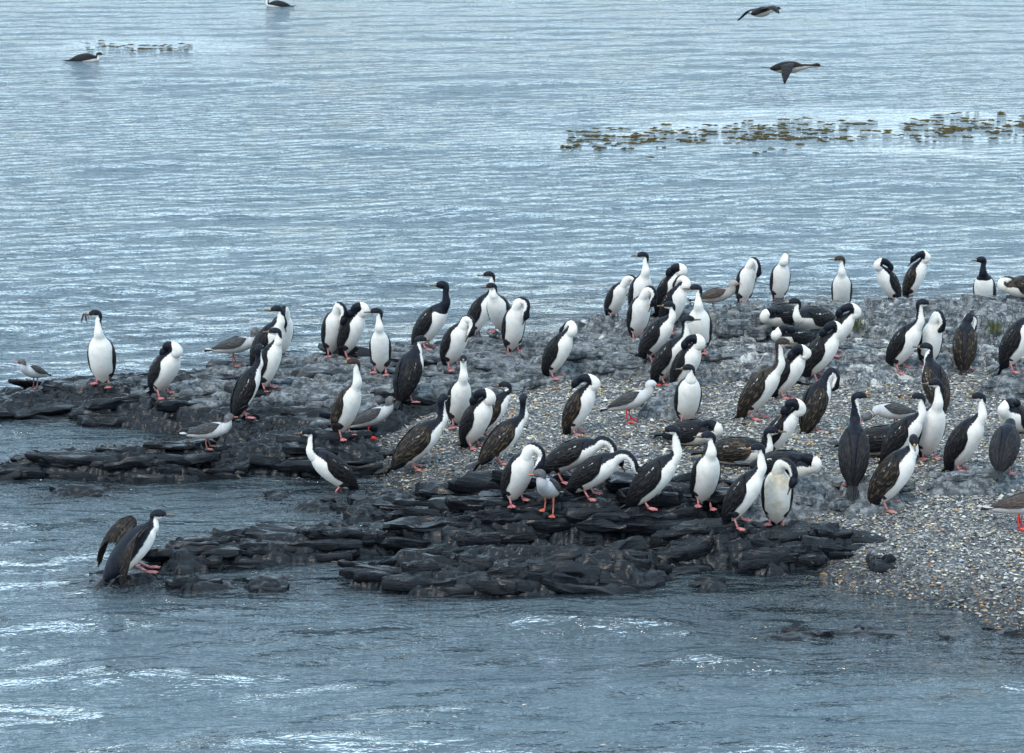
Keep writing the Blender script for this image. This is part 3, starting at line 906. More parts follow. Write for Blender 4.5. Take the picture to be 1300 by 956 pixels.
grass_tuft(1262, 420, 'thin yellowish grass tuft on the ridge face near the frame edge')

# ------------------------------------------------------------------ birds
def cat_rom(P, per):
    P = np.asarray(P, float)
    Q = np.vstack([2 * P[0] - P[1], P, 2 * P[-1] - P[-2]])
    out = []
    t = np.linspace(0, 1, per, endpoint=False)[:, None]
    for i in range(1, len(Q) - 2):
        a, b, c, d = Q[i - 1], Q[i], Q[i + 1], Q[i + 2]
        out.append(0.5 * (2 * b + (c - a) * t + (2 * a - 5 * b + 4 * c - d) * t ** 2 + (3 * b - a - 3 * c + d) * t ** 3))
    out.append(P[-1:])
    return np.vstack(out)
def unit(v):
    v = np.asarray(v, float)
    return v / (np.linalg.norm(v, axis=-1, keepdims=True) + 1e-12)
def tube(ctrl, seg=32, per=5):
    """ctrl rows: x y z  rw rh  dx dy dz  theta_black(deg).  Returns verts, faces, signed distance to the black-white line"""
    C = np.array([[*c[0], c[1], c[2], *unit(c[3]), c[4]] for c in ctrl], float)
    S = cat_rom(C, per)
    P, rw, rh, D, tb = S[:, :3], np.maximum(S[:, 3], .002), np.maximum(S[:, 4], .002), S[:, 5:8], S[:, 8]
    T = unit(np.gradient(P, axis=0))
    D = unit(D - (D * T).sum(1, keepdims=True) * T)
    L = np.cross(D, T)
    n = len(P)
    th = np.linspace(0, 2 * math.pi, seg, endpoint=False)
    V = P[:, None, :] + np.cos(th)[None, :, None] * (D * rh[:, None])[:, None, :] + np.sin(th)[None, :, None] * (L * rw[:, None])[:, None, :]
    ang = np.abs(((th + math.pi) % (2 * math.pi)) - math.pi)
    bw = (ang[None, :] - np.radians(tb)[:, None]) * ((rw + rh) * 0.5)[:, None]
    V = V.reshape(-1, 3)
    F4 = grid_faces(n, seg, True)
    V = np.vstack([V, P[0], P[-1]])
    bwv = np.concatenate([bw.ravel(), [bw[0].mean(), bw[-1].mean()]])
    k = np.arange(seg); k2 = (k + 1) % seg
    F3 = np.vstack([np.stack([np.full(seg, n * seg), k2, k], -1), np.stack([np.full(seg, n * seg + 1), (n - 1) * seg + k, (n - 1) * seg + k2], -1)])
    return V, [F4, F3], bwv

class Torso:
    def __init__(s, pitch, hip, stations, bend=0.0):
        s.a = np.array([math.cos(pitch), 0, math.sin(pitch)])
        s.n = np.array([-math.sin(pitch), 0, math.cos(pitch)])
        s.hip = np.array(hip, float)
        s.st = stations
        s.S = np.array([q[0] for q in stations]); s.W = np.array([q[1] for q in stations]); s.Hh = np.array([q[2] for q in stations])
        s.bend = bend
    def pos(s, q, off=0.0):
        return s.hip + s.a * q + s.n * (off - s.bend * (q - 0.05) ** 2 * 3)
    def surf(s, q, theta, side, off):
        rw = np.interp(q, s.S, s.W); rh = np.interp(q, s.S, s.Hh)
        c = s.pos(q)
        return c + s.n * (math.cos(theta) * (rh + off)) + np.array([0, side, 0]) * math.sin(theta) * (rw + off)

CORM = [(-.205, .020, .017, 185), (-.17, .044, .038, 174), (-.11, .080, .070, 130), (-.03, .108, .100, 108), (.06, .121, .115, 98), (.15, .122, .118, 92), (.22, .112, .110, 87), (.278, .090, .090, 82), (.32, .063, .066, 79), (.345, .052, .056, 78)]
GULL = [(-.17, .012, .010, 0), (-.14, .026, .022, 0), (-.08, .048, .043, 0), (0, .066, .062, 0), (.07, .070, .068, 0), (.13, .058, .060, 0), (.17, .043, .047, 0)]

JR = np.random.default_rng(21)
def neck_points(kind, T, sd=1, psi=0.0, hp=0.0, k=1.0):
    """control rows after the torso: position, radii, dorsal direction, black half angle"""
    N = T.pos(T.S[-1])
    n = T.n
    d = np.array([math.cos(psi) * math.cos(hp), math.sin(psi) * math.cos(hp), math.sin(hp)])
    def r(off, rad, dor, tb): return (N + np.array(off), rad * 1.1, rad * 1.14, dor, tb)
    def bk(f):
        return (-math.cos(psi * f), -math.sin(psi * f), 0.12)
    if kind == 'up':
        rows = [r((.018 * k + .006, 0, .045 * k), .040, np.array(bk(.15)) * .6 + n * .4, 80), r((.022, 0, .095 * k), .0305, bk(.4), 80),
                r((.020, 0, .140 * k), .0265, bk(.75), 82), r((.018 - .006 * d[0], -.006 * d[1], .176 * k), .0275, bk(1), 90)]
        if k < .62: rows = [rows[0], rows[3]] if k > .42 else [rows[3]]
        hb = N + np.array([.016, 0, .176 * k + .028])
        hd = [np.array(bk(1)) * .5 + np.array([0, 0, .7]), (0, 0, 1), (0, 0, 1), (0, 0, 1)]
    elif kind == 'tuck':
        rows = [r((.038, 0, .034), .053, (-.9, 0, .25), 74), r((.040, sd * .016, .070), .043, (-.9, sd * .2, .0), 80), r((.006, sd * .036, .094), .038, (-.6, sd * .6, -.1), 104),
                r((-.044, sd * .052, .082), .037, (-.2, sd * .85, .4), 140)]
        hb = N + np.array([-.080, sd * .058, .046])
        d = unit((-.48, sd * .06, -.86))
        hd = [(-.5, sd * .6, .6)] * 4
    elif kind == 'flat':            # lying, head laid on the back
        rows = [r((.042, 0, .026), .050, (-.6, 0, .7), 80), r((.046, sd * .012, .062), .043, (-.7, 0, .2), 90), r((.0, sd * .024, .088), .038, (-.3, sd * .5, .3), 105),
                r((-.055, sd * .034, .092), .029, (-.1, sd * .5, .8), 110)]
        hb = N + np.array([-.092, sd * .040, .076])
        d = unit((-.95, sd * .12, -.22))
        hd = [(0, sd * .3, .9)] * 4
    elif kind == 'arch':
        q = k
        rows = [r((.024, sd * .016, .046), .045, (-.6, sd * .25, .8), 64), r((.052, sd * .054 * q, .072), .039, (.05, sd * .45, .85), 66), r((.080, sd * .098 * q, .050), .034, (.5, sd * .75, .45), 70),
                r((.092, sd * .116 * q, .004), .030, (.7, sd * .8, .0), 78)]
        hb = N + np.array([.090, sd * .114 * q, -.036])
        d = unit((-.28, -.30 * sd, -.9))
        hd = [(.75, sd * .65, 0)] * 4
    elif kind == 'bend':
        rows = [r((.050, 0, .026), .043, (-.1, 0, 1), 68), r((.104, 0, .018), .034, (.35, 0, .9), 70), r((.146, 0, -.020), .030, (.75, 0, .6), 74), r((.164, 0, -.064), .0275, (.9, 0, .35), 80)]
        hb = N + np.array([.178, sd * .01, -.098])
        d = unit((.62, sd * .15, -.78))
        hd = [(.8, 0, .6)] * 4
    elif kind == 'fly':
        rows = [r((.05, 0, .008), .043, (0, 0, 1), 70), r((.10, 0, .016), .032, (0, 0, 1), 80), r((.15, 0, .020), .028, (0, 0, 1), 90), r((.19, 0, .024), .027, (0, 0, 1), 100)]
        hb = N + np.array([.222, 0, .026])
        d = np.array([1.0, 0, -.05])
        hd = [(0, 0, 1)] * 4
    if kind in ('tuck', 'arch', 'bend', 'flat'):
        jit = JR.normal(0, .007, (len(rows) + 1, 3))
        jit = np.cumsum(jit, 0) * .8
        rows = [(a + jit[i], b * (1 + .04 * JR.normal()), c, e, t) for i, (a, b, c, e, t) in enumerate(rows)]
        hb = hb + jit[-1]
        d = unit(d + JR.normal(0, .14, 3))
    up = unit(np.array(hd[2], float) - np.dot(hd[2], d) * d)
    blk = 40 if kind in ('tuck', 'flat') else 0
    rows += [(hb, .033, .035, hd[0], 104 + blk), (hb + d * .032 + up * .009, .0365, .0395, hd[1], 114 + blk), (hb + d * .060 + up * .008, .030, .032, hd[2], 118 + blk), (hb + d * .086 + up * .002, .018, .020, hd[3], 124)]
    return rows, hb + d * .086 + up * .001, d, up

def add(name, V, F, mat, parent, attrs=None, smooth=True):
    return link(name, new_mesh(name, V, F, mat, attrs, smooth), parent)
def simple_tube(P, Rr, seg=8, per=3):
    rows = []
    P = [np.array(p, float) for p in P]
    for i, p in enumerate(P):
        t = unit(P[min(i + 1, len(P) - 1)] - P[max(i - 1, 0)])
        d = np.array([0, 0, 1.0]) if abs(t[2]) < .8 else np.array([1.0, 0, 0])
        rr = Rr[i] if isinstance(Rr[i], tuple) else (Rr[i], Rr[i])
        rows.append((p, rr[0], rr[1], d, 0))
    V, F, _ = tube(rows, seg, per)
    return V, F

def folded_wing(T, side, mat, parent, s0=.275, s1=-.30, low=1.0, spread=1.0):
    nu, nv = 26, 14
    Vo, Vi, U, Vv, S = [], [], [], [], []
    for i in range(nu):
        u = i / (nu - 1)
        q = s0 + (s1 - s0) * u
        tt = np.interp(u, [0, .12, .3, .75, 1], [38, 20, 9, 6, 10])
        tl = np.interp(u, [0, .06, .15, .32, .55, .75, .9, 1], [48, 84, 108, 118, 110, 80, 46, 20]) * low
        tl = max(tl, tt + 4)
        for j in range(nv):
            v = j / (nv - 1)
            th = R(tt + (tl - tt) * v)
            prof = math.sin(math.pi * min(1, max(0, v * .9 + .08))) ** .6
            lift = .003 + .012 * prof * math.sin(math.pi * min(1, u * .85 + .12)) ** .5
            saw = ((u * 7 + .35 * math.sin(v * 9)) % 1.0)
            lift += .0035 * saw * (1 if u > .12 else 0)
            ex = max(0, -q - .205) * .35
            po = T.surf(q, th, side, lift * spread) + T.n * (-ex * 0.1)
            pi_ = T.surf(q, th, side, -.010)
            Vo.append(po); Vi.append(pi_); U.append(u); Vv.append(v)
            S.append(math.exp(-((v - .46 + .12 * u) / .06) ** 2) * (1 if .10 < u < .46 else 0) * .82)
    k = nu * nv
    V = np.vstack([Vo, Vi])
    g = grid_faces(nu, nv)
    F = [g, g[:, ::-1] + k]
    rim = [i * nv for i in range(nu)] + [(nu - 1) * nv + j for j in range(1, nv)] + [i * nv + nv - 1 for i in range(nu - 2, -1, -1)] + [j for j in range(nv - 2, 0, -1)]
    rim = np.array(rim); r2 = np.roll(rim, -1)
    F.append(np.stack([r2, rim, rim + k, r2 + k], -1))
    a = dict(u=np.array(U * 2), v=np.array(Vv * 2), streak=np.array(S * 2))
    return add('wing', V, F, mat, parent, a)

def tail_fan(T, parent, mat, length=.20, width=.034, droop=0.0, nf=7, s0=-.16):
    V, F = [], []
    base = T.pos(s0) + T.n * .012
    back = unit(-T.a - T.n * droop)
    up = unit(T.n - np.dot(T.n, back) * back)
    lat = np.array([0, 1.0, 0])
    for i in range(nf):
        t = (i / (nf - 1) - .5) * 2
        d = unit(back + lat * t * .26)
        L = length * (1 - .22 * abs(t))
        wd = .011
        o = base + lat * t * width * .4 + up * (.004 * (1 - abs(t)))
        b0 = len(V)
        for q, wq in ((0, .8), (.5, 1.0), (.85, .95), (1.0, .35)):
            c = o + d * L * q + up * (.012 * q * q)
            V += [c - lat * wd * wq + up * .002, c + lat * wd * wq + up * .002, c + up * -.004]
        for i_ in range(3):
            p = b0 + 3 * i_
            for u_, v_ in ((0, 1), (1, 2), (2, 0)):
                F.append((p + u_, p + v_, p + 3 + v_, p + 3 + u_))
    return add('tail', np.array(V), [np.array(F)], mat, parent)

def web_foot(at_, yaw, mat, parent, size=1.0, toes=4):
    """webbed foot lying on the ground, heel at at_"""
    angs = [-38, -14, 9, 30] if toes == 4 else [-28, 0, 28]
    lens = [.080, .090, .078, .060] if toes == 4 else [.05, .058, .05]
    V = [(0, 0, .016), (0, 0, .001), (-.014, 0, .004)]
    ring = []
    for i, (a, l) in enumerate(zip(angs, lens)):
        ring.append((l * size * math.cos(R(a)), l * size * math.sin(R(a)), 'toe'))
        if i < len(angs) - 1:
            am = (a + angs[i + 1]) / 2
            lm = min(l, lens[i + 1]) * size * .80
            ring.append((lm * math.cos(R(am)), lm * math.sin(R(am)), 'web'))
    F = []
    nr = len(ring)
    for (x, y, k) in ring:
        mid = .52
        V += [(x * mid, y * mid, .013 if k == 'toe' else .007), (x, y, .007 if k == 'toe' else .004), (x * 1.0, y * 1.0, .0)]
    for i in range(nr - 1):
        p, q = 3 + 3 * i, 6 + 3 * i
        F += [(0, p, q), (p, p + 1, q + 1), (p, q + 1, q), (p + 1, p + 2, q + 2), (p + 1, q + 2, q + 1), (1, q + 2, p + 2)]
    a, b = 3, 3 + 3 * (nr - 1)
    F += [(2, a, 0), (2, a + 1, a), (2, a + 2, a + 1), (2, 1, a + 2), (2, 0, b), (2, b, b + 1), (2, b + 1, b + 2), (2, b + 2, 1)]
    V = np.array(V)
    c, s = math.cos(yaw), math.sin(yaw)
    V = np.stack([V[:, 0] * c - V[:, 1] * s, V[:, 0] * s + V[:, 1] * c, V[:, 2]], -1) + np.array(at_)
    return add('foot', V, [np.array(F)], mat, parent, smooth=False)

def bill_part(bb, d, up, parent, mat, L=.068, r0=.0125, hook=True):
    P = [bb - d * .012, bb + d * L * .35 + up * .000, bb + d * L * .75, bb + d * L * .95 - up * .001, bb + d * L * 1.0 - up * (.007 if hook else .003)]
    V, F = simple_tube(P, [(r0, r0 * 1.1), (r0 * .68, r0 * .72), (r0 * .50, r0 * .56), (r0 * .48, r0 * .55), (r0 * .2, r0 * .22)], 8, 3)
    return add('bill', V, F, mat, parent)
def ball(c, r, mat, parent, name, sc=(1, 1, 1)):
    nl, no = 6, 8
    V = [np.array(c) + np.array(sc) * r * np.array([math.sin(math.pi * a / (nl - 1)) * math.cos(2 * math.pi * b / no), math.sin(math.pi * a / (nl - 1)) * math.sin(2 * math.pi * b / no), math.cos(math.pi * a / (nl - 1))]) for a in range(nl) for b in range(no)]
    return add(name, np.array(V), [grid_faces(nl, no, True)], mat, parent)

def root_at(name, p, az, scale):
    e = bpy.data.objects.new(name, None)
    COL.objects.link(e)
    e.empty_display_size = .1
    e.location = tuple(p)
    e.rotation_euler = (0, 0, R(az))
    e.scale = (scale,) * 3
    return e

def cormorant(px, py, top, az, neck, label, head=None, sd=1, pitch=62, look='adult', k=1.0, hp=0, dark=False, lie=False, stride=0.0, p=None, seaweed=False, bare=False, scale=None, orange=True, legs=True, group='cormorants standing on the islet'):
    """px, py: where its feet are seen; top: pixel row of its highest point; az: heading, 0 = along +x, 90 = away from the camera"""
    if p is None:
        p = stand(px, py)
    pit = R(pitch + 2.5 * JR.normal())
    zh = .098 if lie else .118 + .05 * math.sin(pit)
    x0 = -.03 if lie else -.075 * math.cos(pit) - .01
    tb_add = 0
    if neck == 'up' and 296 <= az <= 331: az += 14
    fat = 1 + .05 * JR.normal()
    stn = [(a, b * .96 * fat, c * .97 * fat, (190 if dark and a > .315 else t + tb_add)) for a, b, c, t in CORM]
    psi = 0.0 if head is None else (R(head - az) + math.pi) % (2 * math.pi) - math.pi
    T = Torso(pit, (x0, 0, zh), stn, bend=.06)
    rows = [(T.pos(a), b, c, T.n, t) for a, b, c, t in stn]
    nr, bb, d, up = neck_points(neck, T, sd, psi, R(hp), k)
    if dark:
        nr = [(a, b, c, e, 190) for a, b, c, e, t in nr]
    V, F, bw = tube(rows + nr)
    bodymat = M[{'adult': 'adult', 'soiled': 'soiled', 'young': 'young', 'brown': 'adult'}[look]]
    hm = V[:, 2].max()
    if scale is None:
        dist = math.hypot(p[1], CAM_H - p[2])
        want = (py - top) * dist / (F_PX * .965)
        scale = min(1.10, max(.88, want / hm)) if top else 1.0
    e = root_at('cormorant', p, az, scale)
    tag(e, label, 'cormorant', group)
    add('body', V, F, bodymat, e, dict(bw=bw))
    wm = M['wing_brown'] if look in ('brown', 'young') else (M['wing_plain'] if bare else M['wing'])
    for s_ in (1, -1):
        folded_wing(T, s_, wm, e, low=1.12 if lie else 1.0)
    tail_fan(T, e, M['tail'], droop=-.05 if lie else -.42 * math.sin(pit))
    bill_part(bb, d, up, e, M['bill'])
    if orange:
        V, F = simple_tube([bb - d * .020 + up * .015, bb - d * .002 + up * .0125, bb + d * .012 + up * .008], [(.013, .008), (.0145, .008), (.005, .004)], 8, 2)
        add('caruncle', V, F, M['caruncle'], e)
    lat = np.cross(up, d)
    for s_ in (1, -1):
        ball(bb - d * .034 + lat * s_ * .0275 + up * .010, .0068, M['eye'], e, 'eye')
    if legs and not lie:
        fm = M['foot_dull'] if look == 'brown' else M['foot']
        rz, cz = math.sin(R(az)), math.cos(R(az))
        for s_ in (1, -1):
            hip = T.pos(-.045) + np.array([0, s_ * .050, 0])
            fx = .0 + stride * s_
            fy = s_ * .056
            wx_, wy_ = p[0] + scale * (fx * cz - fy * rz), p[1] + scale * (fx * rz + fy * cz)
            dz = float(np.clip((zat(wx_, wy_) - p[2]) / scale, -.035, .03)) if zat(wx_, wy_) > -.05 else -.02
            ank = np.array([fx - .012, fy, dz + .014])
            knee = hip * .45 + ank * .55 + np.array([-.012, 0, .012])
            Vt, Ft = simple_tube([hip + T.n * -.01, hip * .55 + knee * .45 + np.array([.012, 0, 0]), knee], [(.058, .068), (.050, .056), (.017, .018)], 10, 3)
            add('thigh', Vt, Ft, M['thigh'], e)
            Vl, Fl = simple_tube([knee + np.array([0, 0, .012]), knee * .4 + ank * .6, ank], [.010, .0085, .0105], 8, 2)
            lg = add('leg', Vl, Fl, fm, e)
            web_foot(ank + np.array([-.002, 0, -.014]), R(s_ * 16), fm, lg)
    if seaweed:
        Vs_, Fs_, nv_ = [], [], 0
        tip = bb + d * .045
        for q in range(5):
            a = q * 1.3
            P = [tip + np.array([.008 * math.sin(a), .01 * math.cos(a), .012]), tip + np.array([.02 * math.sin(a), .03 * math.cos(a), -.01 - .01 * q]), tip + np.array([.012 * math.sin(a * 2), .045 * math.cos(a), -.045 - .012 * q])]
            V_, F_ = simple_tube(P, [.004, .005, .003], 6, 3)
            Vs_.append(V_); Fs_.append([f + nv_ for f in F_]); nv_ += len(V_)
        sw = link('seaweed', new_mesh('seaweed', np.vstack(Vs_), [f for fs in Fs_ for f in fs], M['twig']))
        sw.matrix_world = Matrix.LocRotScale(e.location, e.rotation_euler, e.scale)
        tag(sw, 'tangle of brown seaweed held in the bill of the leftmost cormorant', 'seaweed')
    return e

def gull(px, py, top, az, label, head=None, look='gull', pitch=12, legmat='legdark', billmat='salmon', wing='gull_wing', scale=None, p=None, down=False, hood=True):
    if p is None:
        p = stand(px, py)
    psi = 0.0 if head is None else (R(head - az) + math.pi) % (2 * math.pi) - math.pi
    T = Torso(R(pitch), (-.02, 0, .155), GULL, bend=.0)
    rows = [(T.pos(a), b, c, T.n, t) for a, b, c, t in GULL]
    N = T.pos(.17)
    d = np.array([math.cos(psi), math.sin(psi), 0.0])
    if down:
        d = unit(np.array([.75 * math.cos(psi), .75 * math.sin(psi), -.65]))
        offs = [(.035, 0, -.005), (.068, 0, -.025)]
        hb = N + np.array([.095, 0, -.045])
    else:
        offs = [(.028, 0, .030), (.034, 0, .062)]
        hb = N + np.array([.034, 0, .088])
    hk = 190 if hood else 0
    upv = unit(np.array([0, 0, 1.0]) - d[2] * d)
    rows += [(N + offs[0], .038, .040, T.n * .5 + np.array([-.6, 0, .4]), 0), (N + offs[1], .033, .034, (-d[0], -d[1], .5), hk * .4),
             (hb, .033, .034, (-d[0] * .5, -d[1] * .5, .8), hk), (hb + d * .024 + upv * .006, .0315, .033, upv, hk), (hb + d * .044 + upv * .003, .021, .022, upv, hk), (hb + d * .056, .011, .012, upv, hk)]
    V, F, bw = tube(rows, 26, 5)
    if scale is None:
        dist = math.hypot(p[1], CAM_H - p[2])
        want = (py - top) * dist / (F_PX * .965)
        scale = min(1.15, max(.85, want / V[:, 2].max())) if top else 1.0
    e = root_at('gull', p, az, scale)
    tag(e, label, 'gull', 'gulls among the cormorants')
    add('body', V, F, M[look], e, dict(bw=bw))
    for s_ in (1, -1):
        folded_wing(T, s_, M[wing], e, s0=.145, s1=-.235, low=.82)
    tail_fan(T, e, M['gull_tail'], length=.10, width=.03, droop=-.02, nf=6, s0=-.13)
    bill_part(hb + d * .056, d, upv, e, M[billmat], L=.036, r0=.0095)
    lat = np.cross(upv, d)
    for s_ in (1, -1):
        ball(hb + d * .030 + lat * s_ * .0255 + upv * .010, .0045, M['eye'], e, 'eye')
    rz, cz = math.sin(R(az)), math.cos(R(az))
    for s_ in (1, -1):
        fx, fy = .012 + .008 * s_, s_ * .034
        wx_, wy_ = p[0] + scale * (fx * cz - fy * rz), p[1] + scale * (fx * rz + fy * cz)
        dz = float(np.clip((zat(wx_, wy_) - p[2]) / scale, -.03, .03)) if zat(wx_, wy_) > -.05 else -.02
        a_, b_ = np.array([-.005, s_ * .030, .115]), np.array([fx - .004, fy, dz + .008])
        V, F = simple_tube([a_, a_ * .5 + b_ * .5 + np.array([-.008, 0, 0]), b_], [.010, .0058, .0058], 7, 3)
        lg = add('leg', V, F, M[legmat], e)
        web_foot(b_ + np.array([0, 0, -.008]), R(s_ * 10), M[legmat], lg, toes=3)
    return e

C = cormorant
# left spit
C(130, 487, 392, 268, 'up', 'upright cormorant facing the viewer with brown seaweed in its bill', head=190, pitch=70, seaweed=True, k=1.12)
C(209, 501, 432, 318, 'tuck', 'cormorant on the left spit twisting its head back to preen its shoulder', sd=-1, pitch=58)
# three at the left of the platform
C(357, 452, 384, 300, 'arch', 'rearmost of the three clustered cormorants, head bowed behind its neighbours', sd=-1, pitch=66, k=.5)
C(339, 470, 388, 325, 'up', 'middle bird of the three clustered cormorants, orange-faced and looking left', head=185, k=.62)
C(341, 494, 416, 318, 'up', 'front bird of the three clustered cormorants, head turned left over a white breast', head=178, k=.5, pitch=64)
C(312, 530, 447, 28, 'up', 'black-backed cormorant seen from behind below the three clustered birds', head=75, pitch=60, k=.9)
C(424, 452, 384, 292, 'arch', 'white-bellied cormorant bowing its head to its right neighbour at the water edge', sd=1, pitch=68, k=.45)
C(446, 452, 390, 325, 'tuck', 'cormorant half hidden behind the bowing bird, head turned back', sd=-1, pitch=62)
C(483, 477, 392, 270, 'up', 'cormorant standing square to the viewer, white front, looking left past the paired preeners', head=185, pitch=68, k=.95)
C(545, 443, 357, 322, 'up', 'dark-necked cormorant standing at the water edge with its bill pointing left', head=180, dark=True, pitch=58, k=1.0)
C(519, 514, 443, 50, 'up', 'hunched cormorant showing a broad black back with white flecks', head=5, pitch=62, k=.42)
C(440, 555, 456, 305, 'up', 'tall brown-capped cormorant beside a grey gull near the front of the platform', head=195, look='young', pitch=64, k=1.12)
C(609, 424, 343, 322, 'up', 'tall cormorant at the water edge holding its head high, orange face left', head=180, pitch=60, k=1.1)
C(634, 428, 372, 250, 'up', 'cormorant half hidden behind the tallest water-edge bird', head=200, pitch=56, k=.45)
C(652, 446, 381, 288, 'arch', 'cormorant on the platform crest with its neck looped down to its right', sd=1, pitch=68, k=.85)
C(577, 474, 410, 312, 'arch', 'cormorant below the water-edge pair poking its head into its breast', sd=1, pitch=60, k=.45)
C(707, 480, 414, 332, 'tuck', 'seemingly headless white cormorant leaning right, alone on bare grey rock', sd=1, pitch=60)
C(583, 540, 448, 288, 'up', 'long-necked cormorant staring straight at the viewer behind a preening bird', head=272, pitch=66, k=1.1)
C(604, 567, 500, 322, 'tuck', 'cormorant on gravel looping its neck back over its left wing', sd=-1, pitch=62)
C(529, 595, 503, 12, 'up', 'brown-winged dark-headed cormorant walking up the gravel by the wet reef', head=60, look='brown', pitch=50, k=1.0, orange=False)
C(620, 556, 508, 18, 'up', 'cormorant behind the dark-headed one with only its bent neck showing', head=170, pitch=50, k=.35, look='brown')
C(636, 588, 503, 18, 'up', 'black-headed cormorant with brown wings seen from behind on the gravel', head=80, look='brown', pitch=46, k=.95, orange=False)
C(734, 551, 480, 338, 'tuck', 'mottled brown cormorant with its head laid over its back, alone on gravel', look='brown', sd=-1, pitch=62)
C(425, 623, 541, 202, 'up', 'cormorant wading in the shallow channel toward the left, tail out behind', head=190, pitch=42, k=1.0, stride=.05)
C(657, 642, 568, 302, 'arch', 'preening cormorant on the front ledge with a grey gull at its right', sd=1, pitch=62, k=.8)
C(722, 608, 553, 348, 'bend', 'cormorant stooping with its back level above the gravel', pitch=28, stride=.03)
C(752, 630, 575, 338, 'bend', 'cormorant pecking at the gravel with its orange bill lowered to the right', pitch=40)
C(826, 645, 540, 352, 'up', 'large cormorant on the front ledge with a bright orange brow looking left', head=180, pitch=52, k=1.15)
C(895, 645, 554, 285, 'up', 'white-fronted cormorant at the end of the front ledge looking left', head=185, pitch=66, k=.8)
C(941, 674, 572, 322, 'up', 'left bird of the close pair nearest the viewer, neck raised', head=190, look='adult', pitch=60, k=1.0)
C(986, 668, 603, 268, 'arch', 'right bird of the close pair nearest the viewer, stained breast and looped neck', look='soiled', sd=1, pitch=70, k=.95)
# middle group on the rise
C(782, 402, 349, 305, 'arch', 'cormorant preening its own flank at the left end of the ridge', sd=1, pitch=58, k=.6)
C(813, 402, 323, 290, 'up', 'highest-standing cormorant of the ridge group, white neck, looking left', head=182, pitch=66, k=1.05)
C(811, 430, 370, 290, 'arch', 'white-bellied preening cormorant below the highest-standing ridge bird', sd=1, pitch=68, k=.65)
C(848, 402, 346, 320, 'tuck', 'rear one of two cormorants with folded-back necks on the ridge', sd=-1, pitch=64)
C(854, 418, 357, 325, 'tuck', 'front one of two cormorants with folded-back necks on the ridge', sd=1, pitch=66)
C(832, 464, 394, 325, 'up', 'orange-faced cormorant below the ridge with its tail on the rock', head=185, pitch=58, k=.62)
C(887, 458, 369, 262, 'up', 'cormorant with a thick dark bill to the left, standing apart from the ridge group', head=178, pitch=66, k=1.0)
C(848, 488, 402, 322, 'up', 'cormorant with an S-bent neck and long bill pointing right', head=5, pitch=60, k=.95)
C(870, 494, 448, 320, 'tuck', 'cormorant with a tucked head in front of the S-necked one', sd=-1, pitch=58)
C(873, 538, 477, 278, 'up', 'short-necked cormorant on gravel behind the lying black bird, face left', head=190, pitch=64, k=.4)
# on the ridge
C(946, 384, 330, 290, 'arch', 'cormorant on the ridge skyline with a black neck looped over a white breast', sd=1, pitch=70, k=.6)
C(990, 380, 326, 280, 'tuck', 'headless-looking white cormorant on the ridge skyline', sd=1, pitch=72)
C(1068, 394, 340, 262, 'up', 'brown-headed cormorant peering over the ridge, looking left', head=180, look='young', p=at(1068, 396, .42), pitch=62, k=.85, scale=.85)
C(1128, 382, 330, 212, 'tuck', 'cormorant on the ridge bent double with its tail to the right', sd=1, pitch=56)
C(1160, 377, 323, 332, 'tuck', 'brown-winged cormorant on the ridge backing onto the doubled-up bird', sd=-1, look='brown', pitch=66)
C(1249, 394, 344, 250, 'up', 'dark-necked cormorant peering over the right end of the ridge', head=195, p=at(1249, 397, .46), pitch=62, k=.8, scale=.85, dark=True)
LYG = 'cormorants lying on the islet'
C(1310, 384, 359, 195, 'flat', 'dark cormorant lying on the ridge at the frame edge', lie=True, pitch=8, sd=-1, look='young', group=LYG)
# resting group under the ridge
C(998, 414, 0, 225, 'flat', 'rearmost lying cormorant under the ridge, all black with its head down', lie=True, pitch=6, sd=1, group=LYG, scale=.9)
C(1040, 420, 377, 222, 'up', 'lying cormorant under the ridge with its head up to the left', head=185, lie=True, pitch=10, k=.75, group=LYG)
C(1012, 440, 408, 225, 'flat', 'white-chested lying cormorant with its black head tucked in front', lie=True, pitch=12, sd=1, group=LYG)
C(1061, 452, 405, 338, 'tuck', 'cormorant beside the lying group with a white hooped neck', sd=-1, pitch=56)
C(962, 531, 429, 342, 'up', 'tall long-necked cormorant striding on gravel, brown bill to the right', head=352, look='young', pitch=54, k=1.15, stride=.02)
C(999, 505, 446, 330, 'tuck', 'cormorant behind the striding bird, head buried in its back', sd=-1, pitch=54)
C(1040, 487, 437, 340, 'tuck', 'cormorant with a white streak on its wing, uphill of the dark preening bird', sd=-1, pitch=56)
C(1034, 547, 470, 32, 'arch', 'dark brown-backed cormorant preening with its neck hooked to the right', sd=-1, look='brown', pitch=62, k=.4)
C(1083, 614, 506, 82, 'up', 'black cormorant seen squarely from behind with its bill to the right', head=2, pitch=62, k=1.1, bare=True)
C(1106, 577, 0, 330, 'flat', 'black cormorant lying behind the bird that shows its back', lie=True, pitch=8, sd=1, group=LYG)
C(1143, 588, 500, 328, 'up', 'cormorant with a long grey bill to the left, beside a stooping gull', head=178, pitch=58, k=.9)
C(1180, 582, 479, 288, 'up', 'tall white-fronted cormorant in the middle of the right-hand trio', head=180, pitch=68, k=1.05)
C(1222, 597, 497, 318, 'up', 'rightmost of the standing trio, full white breast and pale bill', head=184, pitch=58, k=.95)
C(1130, 646, 553, 330, 'up', 'brown-winged young cormorant asleep on its feet facing the viewer', head=268, look='brown', pitch=56, k=.45, hp=-25)
C(1187, 520, 441, 105, 'up', 'brown-backed cormorant seen from behind above the standing trio', head=170, look='brown', pitch=54, k=.6)
C(1146, 469, 379, 310, 'up', 'tall cormorant below the ridge with its dark bill pointing right', head=0, pitch=62, k=1.05)
C(1180, 466, 411, 282, 'arch', 'white-bellied cormorant with its black head tucked to the right, beside the tall one', sd=1, pitch=68, k=.5)
